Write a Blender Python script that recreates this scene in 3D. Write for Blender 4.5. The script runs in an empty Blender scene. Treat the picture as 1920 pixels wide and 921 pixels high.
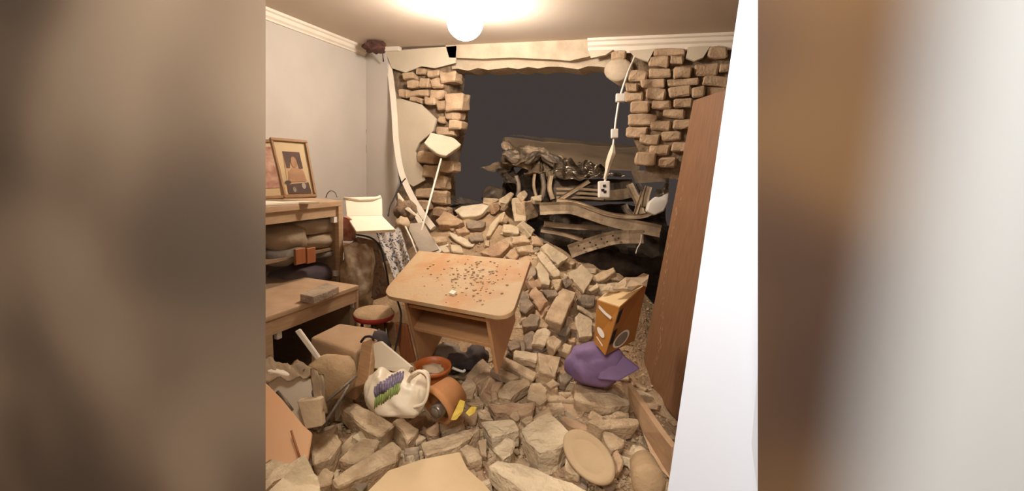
import bpy, bmesh, math, random
import numpy as np
from mathutils import Vector, Matrix, noise
random.seed(7)
S = bpy.context.scene; COL = S.collection
# ------------------------------------------------------------------ camera
F, CZ = 900.0, 1.45
PITCH, ROLL, YAW = math.radians(9.5), math.radians(2.6), math.radians(19)
FW = np.array([-math.sin(YAW)*math.cos(PITCH), math.cos(YAW)*math.cos(PITCH), -math.sin(PITCH)])
r0 = np.array([math.cos(YAW), math.sin(YAW), 0]); u0 = np.cross(r0, FW)
RT = r0*math.cos(ROLL)+u0*math.sin(ROLL); UP = u0*math.cos(ROLL)-r0*math.sin(ROLL)
CAM = np.array([0, 0, CZ])
cd = bpy.data.cameras.new('camera'); cam = bpy.data.objects.new('camera', cd); COL.objects.link(cam)
cd.sensor_fit = 'HORIZONTAL'; cd.sensor_width = 36; cd.lens = 36*F/1920; cd.clip_start = 0.05
cam.matrix_world = Matrix(((RT[0], UP[0], -FW[0], 0), (RT[1], UP[1], -FW[1], 0), (RT[2], UP[2], -FW[2], CZ), (0, 0, 0, 1)))
S.camera = cam
# ------------------------------------------------------------------ world, exposure, globe lamp strength, added fill lights
w = bpy.data.worlds.new('night'); S.world = w; w.use_nodes = True
w.node_tree.nodes['Background'].inputs[0].default_value = (0.043, 0.034, 0.031, 1)
w.node_tree.nodes['Background'].inputs[1].default_value = 1.0
S.view_settings.view_transform = 'Standard'; S.view_settings.look = 'None'
S.view_settings.exposure = 0.3; S.view_settings.gamma = 1; S.view_settings.use_curve_mapping = False
LAMP_E = 135.0
hl = bpy.data.lights.new('added_hall_fill', 'AREA'); hl.shape = 'DISK'; hl.size = 0.5; hl.energy = 22; hl.color = (1, .96, .93)  # unseen light added behind the camera to fill hall walls and white door
ho = bpy.data.objects.new('added_hall_fill', hl); COL.objects.link(ho); ho.location = (-.25, -.75, 2.36); ho.rotation_euler = (math.radians(28), 0, 0)
h2 = bpy.data.lights.new('added_doorway_fill', 'AREA'); h2.shape = 'DISK'; h2.size = 0.45; h2.energy = 34; h2.color = (1, .9, .78)  # second unseen light, added to brighten the rubble just inside the doorway
h2o = bpy.data.objects.new('added_doorway_fill', h2); COL.objects.link(h2o); h2o.location = (-.4, .36, 2.38); h2o.rotation_euler = (math.radians(22), 0, 0)
# ------------------------------------------------------------------ pixel helpers (used to take real sizes off the photograph)
def ray(px, py): return FW+RT*(px-960)/F-UP*(py-460.5)/F
def at(px, py, d): return CAM+ray(px, py)*d
def onz(px, py, z): r = ray(px, py); return CAM+r*((z-CZ)/r[2])
def ony(px, py, y): r = ray(px, py); return CAM+r*(y/r[1])
def onx(px, py, x): r = ray(px, py); return CAM+r*(x/r[0])
def nrm(v): v = np.array(v, float); return v/np.linalg.norm(v)
# ------------------------------------------------------------------ materials
def lin(c): return tuple(((x/255)/12.92 if x <= 10 else ((x/255+.055)/1.055)**2.4) for x in c)+(1,)
def M(name, c1, c2=None, scale=8, rough=.85, bump=0, bscale=60, metal=0, emit=0, alpha=None, stretch=None, lo=.35, hi=.65, detail=6, c3=None):
    m = bpy.data.materials.new(name); m.use_nodes = True; nt = m.node_tree; b = nt.nodes['Principled BSDF']
    b.inputs['Roughness'].default_value = rough; b.inputs['Metallic'].default_value = metal
    b.inputs['Base Color'].default_value = lin(c1)
    tc = nt.nodes.new('ShaderNodeTexCoord'); src = tc.outputs['Object']
    if stretch:
        mp = nt.nodes.new('ShaderNodeMapping'); mp.inputs['Scale'].default_value = stretch; nt.links.new(src, mp.inputs[0]); src = mp.outputs[0]
    if c2:
        n = nt.nodes.new('ShaderNodeTexNoise'); n.inputs['Scale'].default_value = scale; n.inputs['Detail'].default_value = detail
        oi = nt.nodes.new('ShaderNodeObjectInfo'); ad = nt.nodes.new('ShaderNodeVectorMath'); ad.operation = 'ADD'
        nt.links.new(src, ad.inputs[0])
        ml = nt.nodes.new('ShaderNodeMath'); ml.operation = 'MULTIPLY'; ml.inputs[1].default_value = 37; nt.links.new(oi.outputs['Random'], ml.inputs[0])
        nt.links.new(ml.outputs[0], ad.inputs[1]); nt.links.new(ad.outputs[0], n.inputs['Vector'])
        r = nt.nodes.new('ShaderNodeValToRGB'); r.color_ramp.elements[0].position = lo; r.color_ramp.elements[1].position = hi
        r.color_ramp.elements[0].color = lin(c1); r.color_ramp.elements[1].color = lin(c2)
        if c3: e = r.color_ramp.elements.new((lo+hi)/2); e.color = lin(c3)
        nt.links.new(n.outputs['Fac'], r.inputs[0]); nt.links.new(r.outputs[0], b.inputs['Base Color'])
    if bump:
        n2 = nt.nodes.new('ShaderNodeTexNoise'); n2.inputs['Scale'].default_value = bscale; n2.inputs['Detail'].default_value = 6
        nt.links.new(src, n2.inputs['Vector'])
        bp = nt.nodes.new('ShaderNodeBump'); bp.inputs['Strength'].default_value = bump; bp.inputs['Distance'].default_value = .02
        nt.links.new(n2.outputs['Fac'], bp.inputs['Height']); nt.links.new(bp.outputs[0], b.inputs['Normal'])
    if emit:
        b.inputs['Emission Color'].default_value = lin(c1); b.inputs['Emission Strength'].default_value = emit
    if alpha is not None: b.inputs['Alpha'].default_value = alpha
    return m
m_dust = M('dusty_brick', (184, 158, 126), (212, 188, 154), 14, .95, .5, 70)
m_dust2 = M('dusty_brick_red', (176, 144, 114), (202, 172, 138), 10, .95, .5, 60)
m_dust3 = M('dusty_mortar', (202, 182, 150), (220, 200, 168), 9, .95, .6, 45)
m_disc = M('dusty_board', (186, 160, 124), (196, 170, 134), 5, .95, .08, 60)
m_plank = M('dusty_plank', (182, 148, 114), (192, 160, 126), 4, .7, stretch=(3, 3, 12))
m_grey = M('grey_rubble', (134, 120, 104), (172, 152, 128), 9, .95, .5, 50)
m_pale = M('pale_plaster', (214, 196, 166), (226, 212, 186), 10, .9, .3, 50)
m_floor = M('crushed_mortar', (162, 136, 106), (194, 168, 134), 7, 1, .8, 60)
m_wall = M('grey_paint', (192, 184, 174), (198, 190, 180), 3, .9, .05, 40)
m_plas = M('cream_plaster', (206, 194, 172), (196, 182, 158), 3, .9, .1, 40)
m_ceil = M('ceiling_paint', (200, 184, 166), (206, 191, 174), 2, .95)
m_trim = M('trim_white', (232, 222, 206), (226, 214, 196), 6, .6)
m_mortar = M('old_mortar', (112, 94, 74), (146, 124, 98), 18, 1, .9, 40)
m_conc = M('concrete', (196, 180, 156), (176, 158, 134), 8, .95, .4, 40)
m_brickw = M('wall_brick', (172, 144, 114), (194, 168, 138), 12, .95, .5, 60)
m_desk = M('desk_beech', (188, 140, 96), (196, 150, 106), 4, .5, 0, stretch=(3, 18, 3))
m_desktop = M('desk_beech_dusty', (190, 144, 98), (192, 164, 126), 5, .7, .1, 60, lo=.38, hi=.56)
m_bench = M('ash_veneer', (172, 142, 110), (186, 156, 124), 3, .6, 0, stretch=(3, 3, 30))
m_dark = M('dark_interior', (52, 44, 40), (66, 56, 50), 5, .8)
m_glass = M('smoked_glass', (60, 52, 46), rough=.12, alpha=.13)
m_ward = M('wardrobe_veneer', (122, 86, 58), (136, 98, 68), 5, .6, .08, 40, stretch=(14, 14, .8))
m_white = M('white_plastic', (238, 232, 222), rough=.45)
m_cream = M('cream_board', (220, 208, 186), (212, 198, 174), 6, .7)
m_paper = M('white_paper', (240, 228, 206), rough=.8)
m_pouf = M('dusty_upholstery', (166, 136, 104), (178, 148, 116), 6, .95, .2, 120)
m_cush = M('dusty_cushion', (164, 136, 102), (182, 154, 118), 8, .95, .3, 90)
m_red = M('red_vinyl', (176, 58, 54), rough=.5)
m_steel = M('dull_steel', (120, 110, 100), rough=.35, metal=.8)
m_orange = M('orange_plastic', (190, 104, 46), (178, 100, 52), 6, .45)
m_terra = M('terracotta', (176, 118, 68), (190, 140, 92), 5, .8)
m_yellow = M('yellow_wrapper', (214, 184, 60), (190, 160, 60), 20, .5)
m_purple = M('purple_fabric', (122, 98, 140), (140, 114, 154), 5, .7, .2, 20)
m_obox = M('orange_carton', (176, 118, 44), (170, 112, 46), 4, .6)
m_oboxtop = M('carton_top', (222, 192, 140), (226, 202, 158), 5, .8)
m_oboxside = M('carton_side', (150, 98, 46), (158, 106, 54), 4, .7)
m_oboard = M('orange_board', (204, 152, 108), (200, 158, 118), 4, .6)
m_wood = M('plain_wood', (178, 142, 104), (164, 126, 90), 5, .7, stretch=(2, 2, 20))
m_rwood = M('reddish_wood', (156, 96, 56), (140, 84, 48), 5, .6, stretch=(20, 20, 2))
m_black = M('black_rubber', (34, 30, 30), rough=.7)
m_dcloth = M('dark_cloth', (62, 56, 58), (84, 74, 72), 6, .95)
m_gcloth = M('grey_cloth', (128, 118, 108), (150, 138, 122), 6, .95, .2, 60)
m_bcloth = M('beige_cloth', (206, 182, 150), (190, 166, 136), 5, .95, .2, 60)
m_pcloth = M('plum_cloth', (84, 70, 78), (104, 88, 92), 6, .95)
m_carpet = M('floral_carpet', (112, 92, 74), (134, 104, 80), 30, .95, lo=.45, hi=.55, c3=(140, 122, 104))
m_pattern = M('speckled_cloth', (98, 98, 108), (226, 218, 208), 55, .9, lo=.40, hi=.46, detail=1)
m_clear = M('clear_plastic', (196, 180, 156), (150, 126, 100), 14, .25, .6, 18, lo=.4, hi=.6)
m_bag = M('bag_plastic', (232, 218, 194), (222, 204, 176), 5, .4, .2, 14)
m_green = M('lavender_leaf_print', (150, 160, 84), (120, 136, 76), 30, .5)
m_lav = M('lavender_flower_print', (92, 80, 104), (128, 116, 134), 60, .5)
m_rust = M('rust_brown', (92, 58, 46), (70, 44, 38), 20, .9, .4, 30)
m_hood = M('dusty_car_paint', (190, 168, 138), (212, 190, 158), 4, .7, .1, 30)
m_metal = M('dusty_metal', (146, 126, 102), (186, 164, 134), 8, .6, .3, 40, metal=.2)
m_dmetal = M('dark_metal', (80, 70, 60), (126, 110, 92), 8, .5, .3, 40, metal=.3)
m_chrome = M('crumpled_foil', (150, 136, 118), (190, 176, 156), 14, .25, .5, 20, metal=.8)
m_frame = M('gilt_wood_frame', (140, 104, 66), (160, 122, 80), 8, .5)
m_mat = M('sepia_mount', (206, 182, 142), (200, 174, 134), 4, .8)
m_sdark = M('sepia_dark', (72, 48, 38), (92, 64, 50), 12, .7)
m_smid = M('sepia_shirt', (176, 140, 98), (196, 160, 118), 10, .7)
m_sface = M('sepia_face', (176, 134, 96), (156, 114, 80), 14, .7)
m_sgrey = M('sepia_grey', (128, 116, 98), (158, 146, 126), 20, .7)
m_pink = M('faded_picture', (150, 96, 80), (206, 170, 144), 16, .7)
m_redbox = M('red_patterned_box', (144, 84, 68), (176, 132, 112), 24, .8)
m_gold = M('bulb_glass', (255, 242, 228), emit=LAMP_E)
m_doorw = M('door_gloss_white', (196, 204, 218), rough=.4)
m_black_hole = M('dark_soil', (58, 46, 38), (84, 66, 52), 9, 1, .6, 30)

# ------------------------------------------------------------------ object helpers
def link(name, bm, mat, parent=None, smooth=False, center=True):
    bmesh.ops.recalc_face_normals(bm, faces=bm.faces)
    c = Vector((0, 0, 0))
    if center and len(bm.verts):
        for v in bm.verts: c += v.co
        c /= len(bm.verts)
        bmesh.ops.translate(bm, verts=bm.verts, vec=-c)
    me = bpy.data.meshes.new(name); bm.to_mesh(me); bm.free()
    mats = mat if isinstance(mat, (list, tuple)) else [mat]
    for m in mats: me.materials.append(m)
    if smooth: me.polygons.foreach_set('use_smooth', [True]*len(me.polygons))
    o = bpy.data.objects.new(name, me); COL.objects.link(o); o.location = c
    if parent:
        o.parent = parent; o.matrix_parent_inverse = parent_world(parent).inverted()
    return o
def parent_world(p):
    m = Matrix.Translation(p.location)
    return m
def tag(o, label, cat, group=None, kind=None):
    o['label'] = label
    if cat: o['category'] = cat
    if group: o['group'] = group
    if kind: o['kind'] = kind
    return o
def thing(name, label, cat, loc, group=None):
    o = bpy.data.objects.new(name, None); COL.objects.link(o); o.empty_display_size = .05
    o.location = Vector([float(x) for x in loc]); return tag(o, label, cat, group)
def struct(name, bm, mat, parent=None, **k):
    o = link(name, bm, mat, parent, **k)
    if not parent: o['kind'] = 'structure'
    return o
HEX = [(0, 3, 2, 1), (4, 5, 6, 7), (0, 1, 5, 4), (1, 2, 6, 5), (2, 3, 7, 6), (3, 0, 4, 7)]
def add_hex(bm, P, mi=0):
    v = [bm.verts.new(Vector([float(c) for c in p])) for p in P]
    for f in HEX: bm.faces.new([v[i] for i in f]).material_index = mi
def hexa(bm, O, X, Y, Z, a=(0, 1), b=(0, 1), c=(0, 1), mi=0):
    O, X, Y, Z = [np.array(t, float) for t in (O, X, Y, Z)]
    add_hex(bm, [O+X*i+Y*j+Z*k for k in c for (i, j) in ((a[0], b[0]), (a[1], b[0]), (a[1], b[1]), (a[0], b[1]))], mi)
def box(bm, x0, x1, y0, y1, z0, z1, mi=0): hexa(bm, (0, 0, 0), (1, 0, 0), (0, 1, 0), (0, 0, 1), (x0, x1), (y0, y1), (z0, z1), mi)
def boxo(*a):
    bm = bmesh.new(); box(bm, *a); return bm
def bevel(bm, off=.004, seg=2):
    bmesh.ops.bevel(bm, geom=bm.edges[:], offset=off, segments=seg, affect='EDGES', profile=.6); return bm
def tube(bm, pts, r, n=8, caps=True):
    pts = [Vector([float(c) for c in p]) for p in pts]; rs = r if isinstance(r, (list, tuple)) else [r]*len(pts)
    rings = []; ref = Vector((.3, .5, .8))
    for i, p in enumerate(pts):
        d = (pts[min(i+1, len(pts)-1)]-pts[max(i-1, 0)]).normalized()
        a = d.cross(ref).normalized(); b = d.cross(a)
        rings.append([bm.verts.new(p+(a*math.cos(t)+b*math.sin(t))*rs[i]) for t in [2*math.pi*k/n for k in range(n)]])
    for A, B in zip(rings, rings[1:]):
        for k in range(n): bm.faces.new((A[k], A[(k+1) % n], B[(k+1) % n], B[k]))
    if caps: bm.faces.new(rings[0]); bm.faces.new(rings[-1])
    return bm
def spline(pts, n=6):
    P = [np.array(p, float) for p in pts]; P = [2*P[0]-P[1]]+P+[2*P[-1]-P[-2]]; out = []
    for i in range(1, len(P)-2):
        for k in range(n):
            t = k/n; a, b, c, d = P[i-1:i+3]
            out.append(.5*(2*b+(c-a)*t+(2*a-5*b+4*c-d)*t*t+(3*b-a-3*c+d)*t**3))
    return out+[P[-2]]
def lathe(bm, prof, O, axis=(0, 0, 1), n=24, mi=0):
    ax = nrm(axis); a = nrm(np.cross(ax, (.31, .93, .17))); b = np.cross(ax, a); rings = []
    for r, h in prof: rings.append([bm.verts.new(Vector(np.array(O)+ax*h+(a*math.cos(t)+b*math.sin(t))*max(r, 1e-4))) for t in [2*math.pi*k/n for k in range(n)]])
    for A, B in zip(rings, rings[1:]):
        for k in range(n): bm.faces.new((A[k], A[(k+1) % n], B[(k+1) % n], B[k])).material_index = mi
    return bm
def nz(p, s, seed=0): return noise.noise(Vector(p)*s+Vector((seed*3.1, seed*1.7, seed*.9)))
def blob(O, X, Y, Z, sub=3, amp=.15, fr=2.0, seed=0, sq=1.0, amp2=.04):
    """cushion, cloth bundle or sack: a superellipsoid with folds"""
    bm = bmesh.new(); bmesh.ops.create_icosphere(bm, subdivisions=sub, radius=1)
    O, X, Y, Z = [np.array(t, float) for t in (O, X, Y, Z)]
    for v in bm.verts:
        p = v.co.copy(); q = [math.copysign(abs(c)**sq, c) for c in p]
        k = 1+amp*nz(p, fr, seed)+amp2*nz(p, fr*4, seed+3)
        v.co = Vector(O+(X*q[0]+Y*q[1]+Z*q[2])*k)
    return bm
def prism(pts, n, t):
    n = nrm(n)*t; bm = bmesh.new()
    A = [bm.verts.new(Vector([float(c) for c in p])) for p in pts]; B = [bm.verts.new(Vector([float(c) for c in p])-Vector(n)) for p in pts]
    bm.faces.new(A); bm.faces.new(B[::-1])
    for i in range(len(A)): j = (i+1) % len(A); bm.faces.new((A[i], B[i], B[j], A[j]))
    return bm
# plane through the point at depth d in which the outline `quad` comes nearest to a rectangle lying close to normal n0
_rng = np.random.RandomState(3); _cand = _rng.normal(size=(700, 3)); _cand /= np.linalg.norm(_cand, axis=1)[:, None]
UPC = nrm(np.array([0, 0, 1.0])*.75-FW*.45)
def project(quad, P0, n):
    out = []
    for p in quad: r = ray(*p); out.append(CAM+r*(((P0-CAM)@n)/(r@n)))
    return out
def fit(quad, d, n0=UPC, wprior=.6, free=True, ratio=None):
    c = np.mean(quad, axis=0); P0 = at(c[0], c[1], d); best = None; vd = -nrm(ray(*c))
    for n in [n0]+(list(_cand) if free else []):
        if n@vd < .22: continue
        if any((ray(*p)@n) > -.1 for p in quad): continue
        P = project(quad, P0, n); e = [P[(i+1) % 4]-P[i] for i in range(4)]; L = [np.linalg.norm(x) for x in e]
        cost = wprior*(1-n@n0)+sum(((e[i]@e[(i+1) % 4])/(L[i]*L[(i+1) % 4]))**2 for i in range(4))+.3*abs(math.log(L[0]/L[2]))+.3*abs(math.log(L[1]/L[3]))
        if max(L) > 3*d*.4: cost += .5
        if best is None or cost < best[0]: best = (cost, n, P)
    return best[1], best[2]
# ------------------------------------------------------------------ rubble mound: a surface through measured points
MP = [((960, 378), 1.10), ((860, 402), .96), ((800, 465), .72), ((1000, 432), .90), ((1010, 502), .70), ((1090, 512), .63), ((1135, 516), .63), ((1185, 524), .58), ((1000, 600), .44),
      ((1080, 600), .40), ((960, 680), .29), ((940, 700), .27), ((1050, 680), .25), ((1150, 700), .18), ((900, 720), .2), ((700, 760), .16), ((1000, 780), .19), ((1150, 760), .18), ((900, 900), .16),
      ((600, 900), .16), ((1200, 900), .14), ((700, 680), .06), ((850, 660), .06), ((777, 682), .08), ((600, 640), .0)]
mpts = np.array([onz(p[0], p[1], z) for p, z in MP]+[[-2.7, 2, .0], [-2.7, 3.2, .1], [-2.6, 3.9, .5], [0, 3.9, .3], [.3, 3, .0], [.3, 2, .05], [-1, .9, .1], [.1, 1, .1], [-1.4, 4.4, .8], [-.5, 4.4, .4], [-2.2, 4.3, .6], [-2.1, 1.1, .05]])
def tps(r): return np.where(r > 1e-9, r*r*np.log(r+1e-12), 0)
N_ = len(mpts); K_ = tps(np.linalg.norm(mpts[:, None, :2]-mpts[None, :, :2], axis=2))+np.eye(N_)*.02
A_ = np.zeros((N_+3, N_+3)); A_[:N_, :N_] = K_; A_[:N_, N_] = 1; A_[:N_, N_+1:] = mpts[:, :2]; A_[N_:, :N_] = A_[:N_, N_:].T
W_ = np.linalg.solve(A_, np.concatenate([mpts[:, 2], [0, 0, 0]]))
def hgt(x, y):
    r = np.hypot(mpts[:, 0]-x, mpts[:, 1]-y); return max(-.02, float(W_[:N_]@tps(r)+W_[N_]+W_[N_+1]*x+W_[N_+2]*y))
def mdepth(px, py, up=0.0):
    r = ray(px, py); d = 1.3
    while d < 4.6:
        P = CAM+r*d
        if P[2] < hgt(P[0], P[1])+up: return d
        d += .025
    return 4.4
def mnormal(x, y):
    e = .08; return nrm((-(hgt(x+e, y)-hgt(x-e, y))/(2*e), -(hgt(x, y+e)-hgt(x, y-e))/(2*e), 1))
# ------------------------------------------------------------------ setting
YB, XL, ZC = 3.96, -2.86, 2.45
struct('floor', boxo(-3.1, 2.2, -1.6, 4.3, -.12, 0), m_bench)
bm = bmesh.new(); box(bm, -3.1, 2.2, .7, 4.3, ZC, ZC+.15); struct('ceiling', bm, m_ceil)
struct('ceiling', boxo(-3.1, 2.2, -1.6, .7, ZC, ZC+.15), m_ceil)
struct('wall_left', boxo(XL-.2, XL, .7, 4.3, 0, ZC), m_wall)
struct('wall_right', boxo(.95, 1.1, .86, 4.0, 0, ZC), m_wall)
struct('wall_behind', boxo(-3.1, 2.2, -1.6, -1.45, 0, ZC), m_wall)
struct('wall_hall_left', boxo(-2.6, -2.45, -1.45, .68, 0, ZC), m_wall)
struct('wall_hall_right', boxo(1.5, 1.65, -1.45, .68, 0, ZC), m_wall)
bm = boxo(-9, 9, 4.3, 14, -.3, -.02); struct('ground', bm, m_black_hole)
# wall between hall and room, with the doorway the photograph is taken through
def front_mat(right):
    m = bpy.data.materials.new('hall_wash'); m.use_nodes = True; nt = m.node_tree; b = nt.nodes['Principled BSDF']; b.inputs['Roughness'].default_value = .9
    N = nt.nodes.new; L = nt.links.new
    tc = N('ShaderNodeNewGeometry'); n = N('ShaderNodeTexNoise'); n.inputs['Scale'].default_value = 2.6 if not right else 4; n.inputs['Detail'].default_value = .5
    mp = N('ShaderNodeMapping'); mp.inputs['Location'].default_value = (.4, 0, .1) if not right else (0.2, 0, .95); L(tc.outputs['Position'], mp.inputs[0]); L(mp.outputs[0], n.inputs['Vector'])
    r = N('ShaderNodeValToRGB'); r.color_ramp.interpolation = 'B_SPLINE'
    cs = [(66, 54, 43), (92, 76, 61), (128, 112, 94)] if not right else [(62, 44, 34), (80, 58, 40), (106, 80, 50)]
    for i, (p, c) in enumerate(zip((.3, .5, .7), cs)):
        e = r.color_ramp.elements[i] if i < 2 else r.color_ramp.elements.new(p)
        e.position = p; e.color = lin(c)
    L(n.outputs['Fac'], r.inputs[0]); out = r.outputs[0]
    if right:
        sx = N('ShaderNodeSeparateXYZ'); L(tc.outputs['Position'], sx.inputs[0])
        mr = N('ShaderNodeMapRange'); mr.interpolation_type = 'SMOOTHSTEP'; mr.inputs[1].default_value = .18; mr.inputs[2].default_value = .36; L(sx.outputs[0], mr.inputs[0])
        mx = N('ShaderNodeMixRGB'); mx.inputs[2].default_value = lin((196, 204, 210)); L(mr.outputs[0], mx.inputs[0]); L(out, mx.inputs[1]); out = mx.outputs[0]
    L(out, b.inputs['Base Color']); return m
def wall_piece(name, pts, t, mat, parent=None):
    return struct(name, prism(pts, (0, -1, 0), t), mat, parent, center=False)
def lerpz(A, B, z): t = (z-A[2])/(B[2]-A[2]); return A+(B-A)*t
La, Lb = ony(498, 0, .7), ony(498, 921, .7); Ra, Rb = ony(1421, 0, .7), ony(1421, 921, .7)
def splay(name, A, B, x_out, sgn, mat):
    o = np.array((sgn*.22, .14, 0)); e = np.array((x_out, .7, 0)); t = np.array((0, 0, 2.05)); k = np.array((0, .14, 0))
    a0, a1 = lerpz(A, B, 0), lerpz(A, B, 2.05); bm = bmesh.new()
    add_hex(bm, [e, a0, a0+o, e+k, e+t, a1, a1+o, e+t+k]); bm.faces.ensure_lookup_table()
    for f in bm.faces:
        if f.calc_center_median().y > .72: f.material_index = 1
    return struct(name, bm, [mat, m_wall], center=False)
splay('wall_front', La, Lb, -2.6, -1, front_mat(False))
splay('wall_front_right', Ra, Rb, 1.6, 1, front_mat(True))
wall_piece('wall_front_header', [(-2.6, .7, 2.05), (1.6, .7, 2.05), (1.6, .7, ZC), (-2.6, .7, ZC)], .14, m_wall)
Da, Db = ony(1386, 0, .84), ony(1257, 885, .84)
bm = bmesh.new()
f0, f1, n0, n1 = lerpz(Da, Db, 0), lerpz(Da, Db, 2.03), lerpz(Ra, Rb, 0), lerpz(Ra, Rb, 2.03)
off = np.array((.2, .02, 0))
add_hex(bm, [n0, f0, f0+off, n0+off*.3, n1, f1, f1+off, n1+off*.3]); struct('door_1', bm, m_doorw)

# back wall: broken masonry round the hole
def poly_wall(name, px, thick, mat, y=YB, parent=None):
    return wall_piece(name, [ony(x, y_, y) for x, y_ in px], thick, mat, parent)
hole_left = [(842, 112), (846, 135), (842, 165), (852, 195), (852, 230), (846, 250), (838, 285), (828, 325), (828, 360), (830, 390), (838, 430)]
c_bot = (-2.1, YB, 0)
wl = wall_piece('wall_back', [(XL, YB+.03, 0), (-1.9, YB+.03, 0)]+[ony(x, y_, YB+.03) for x, y_ in hole_left[::-1]]+[(-2.03, YB+.03, ZC), (XL, YB+.03, ZC)], .29, m_mortar)
wr = wall_piece('wall_back_right', [(.0, YB+.03, 0), (1.1, YB+.03, 0), (1.1, YB+.03, ZC), (-.56, YB+.03, ZC)]+[ony(x, y_, YB+.03) for x, y_ in [(1172, 105), (1182, 160), (1190, 220), (1188, 262), (1205, 300), (1215, 328), (1262, 336), (1300, 338)]], .29, m_mortar)
# lintel with its broken lower lip
lip = [(840+i*(300/16), 131+random.uniform(-3, 5)-i*.35) for i in range(17)]
wall_piece('lintel', [(-2.05, YB+.06, ZC), (-.45, YB+.06, ZC)]+[ony(x, y_, YB+.06) for x, y_ in lip[::-1]], .26, m_conc)
face = [(842, 108), (905, 110), (960, 108), (1030, 111), (1068, 114), (1104, 106)]
wall_piece('lintel_plaster', [(-2.05, YB-.02, ZC), (-.5, YB-.02, ZC)]+[ony(x, y_, YB-.02) for x, y_ in face[::-1]], .08, m_conc)
# grey plaster sheet left, with a free edge, and the cream plaster that is left on the pier
poly = [(722, 92), (728, 140), (736, 220), (741, 290), (746, 345), (738, 372), (748, 400), (748, 440)]
wall_piece('wall_back_plaster', [(XL, YB-.035, .6)]+[ony(x, y_, YB-.035) for x, y_ in poly[::-1]]+[(XL, YB-.035, ZC)], .035, m_wall)
poly_wall('wall_back_plaster_cream', [(742, 172), (752, 185), (790, 196), (806, 212), (818, 224), (812, 246), (786, 268), (778, 285), (784, 304), (795, 318), (796, 338), (775, 350), (760, 338), (748, 330)], .025, m_plas, YB-.025)
poly_wall('wall_back_plaster_top', [(722, 96), (856, 86), (854, 118), (815, 128), (790, 124), (760, 136), (735, 128)], .02, m_plas, YB-.02)
# mouldings
def mould(name, pts, down=.085, out=.05, axis=(0, -1, 0), mat=None):
    A, B = [np.array(p, float) for p in pts]; bm = bmesh.new(); ax = np.array(axis, float)
    prof = [(0, 0), (out, 0), (out, -.018), (out*.72, -.026), (out*.66, -.05), (out*.36, -.062), (out*.3, -down), (0, -down)]
    r = [[bm.verts.new(Vector(P+ax*a+np.array((0, 0, b)))) for a, b in prof] for P in (A, B)]; n = len(prof)
    for i in range(n): bm.faces.new((r[0][i], r[0][(i+1) % n], r[1][(i+1) % n], r[1][i]))
    bm.faces.new(r[0]); bm.faces.new(r[1][::-1]); return struct(name, bm, mat or m_trim)
mould('trim_left', [(XL, .86, ZC), (XL, 3.90, ZC)], .075, .05, (1, 0, 0))
P1 = ony(1102, 80, YB-.04)
mould('trim_back', [(P1[0], YB, ZC), (.95, YB, ZC)], .11, .06)
struct('trim_stub', boxo(-2.68, -2.5, YB-.05, YB, ZC-.035, ZC), m_trim)
# bricks of the broken wall, each its own piece
def wbrick(rect, org, sc, parent, y=YB, depth=.11, proud=None, mat=m_brickw, k=[0]):
    x0, y0, x1, y1 = [v/sc for v in rect]; x0 += org[0]; x1 += org[0]; y0 += org[1]; y1 += org[1]
    pr = random.uniform(.0, .055) if proud is None else proud
    c = ony((x0+x1)/2, (y0+y1)/2, y-pr); a = ony(x0, (y0+y1)/2, y-pr); b = ony(x1, (y0+y1)/2, y-pr); u = ony((x0+x1)/2, y0, y-pr); d = ony((x0+x1)/2, y1, y-pr)
    wx = (b[0]-a[0])*.96; hz = (u[2]-d[2])*.94; k[0] += 1
    X = nrm((1, 0, random.uniform(-.09, .09)-.015)); Y = np.array((random.uniform(-.06, .06), 1, 0)); Z = nrm((random.uniform(-.04, .04)-X[2], random.uniform(-.16, .14), 1))
    bm = bmesh.new(); hexa(bm, c, X*wx, Y*depth, Z*hz, (-.5, .5), (0, 1+pr/depth), (-.5, .5)); bevel(bm, min(.012, hz*.16), 1)
    bmesh.ops.subdivide_edges(bm, edges=[e for e in bm.edges if e.calc_length() > .06], cuts=1, use_grid_fill=True)
    for v in bm.verts: v.co += Vector((nz(v.co, 17, k[0]), nz(v.co, 17, k[0]+9), nz(v.co, 17, k[0]+4)))*.014
    return link('brick', bm, mat, parent)
RB = [[335, 95, 525, 138], [655, 80, 780, 155], [300, 145, 430, 207], [435, 138, 515, 192], [180, 225, 295, 292], [305, 215, 440, 272], [450, 205, 565, 272], [580, 190, 720, 262], [725, 185, 790, 240],
      [165, 305, 240, 355], [255, 278, 400, 330], [415, 275, 610, 315], [620, 265, 790, 320], [155, 352, 275, 412], [285, 332, 412, 402], [425, 320, 555, 382], [562, 322, 640, 384], [650, 325, 800, 395], [192, 412, 310, 482], [320, 402, 440, 460], [450, 392, 570, 447],
      [178, 485, 355, 560], [388, 455, 525, 512], [170, 565, 300, 632], [310, 525, 440, 590], [448, 520, 560, 575], [247, 607, 372, 672], [380, 590, 500, 645], [305, 668, 430, 732], [438, 655, 550, 715], [222, 715, 350, 797], [360, 745, 470, 805], [82, 108, 172, 160]]
for r in RB: wbrick(r, (1120, 60), 3.173, wr)
LB = [[430, 215, 555, 300], [560, 240, 725, 350], [310, 205, 420, 268], [180, 245, 300, 325], [225, 330, 345, 405], [350, 305, 455, 400], [460, 305, 600, 405], [240, 425, 450, 492], [140, 415, 235, 500], [455, 420, 615, 520], [520, 530, 660, 630], [610, 640, 770, 730], [540, 690, 620, 770], [400, 500, 515, 575], [250, 500, 380, 550], [650, 735, 785, 820]]
for r in LB: wbrick(r, (720, 90), 5.418, wl, y=YB-.02)
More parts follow.
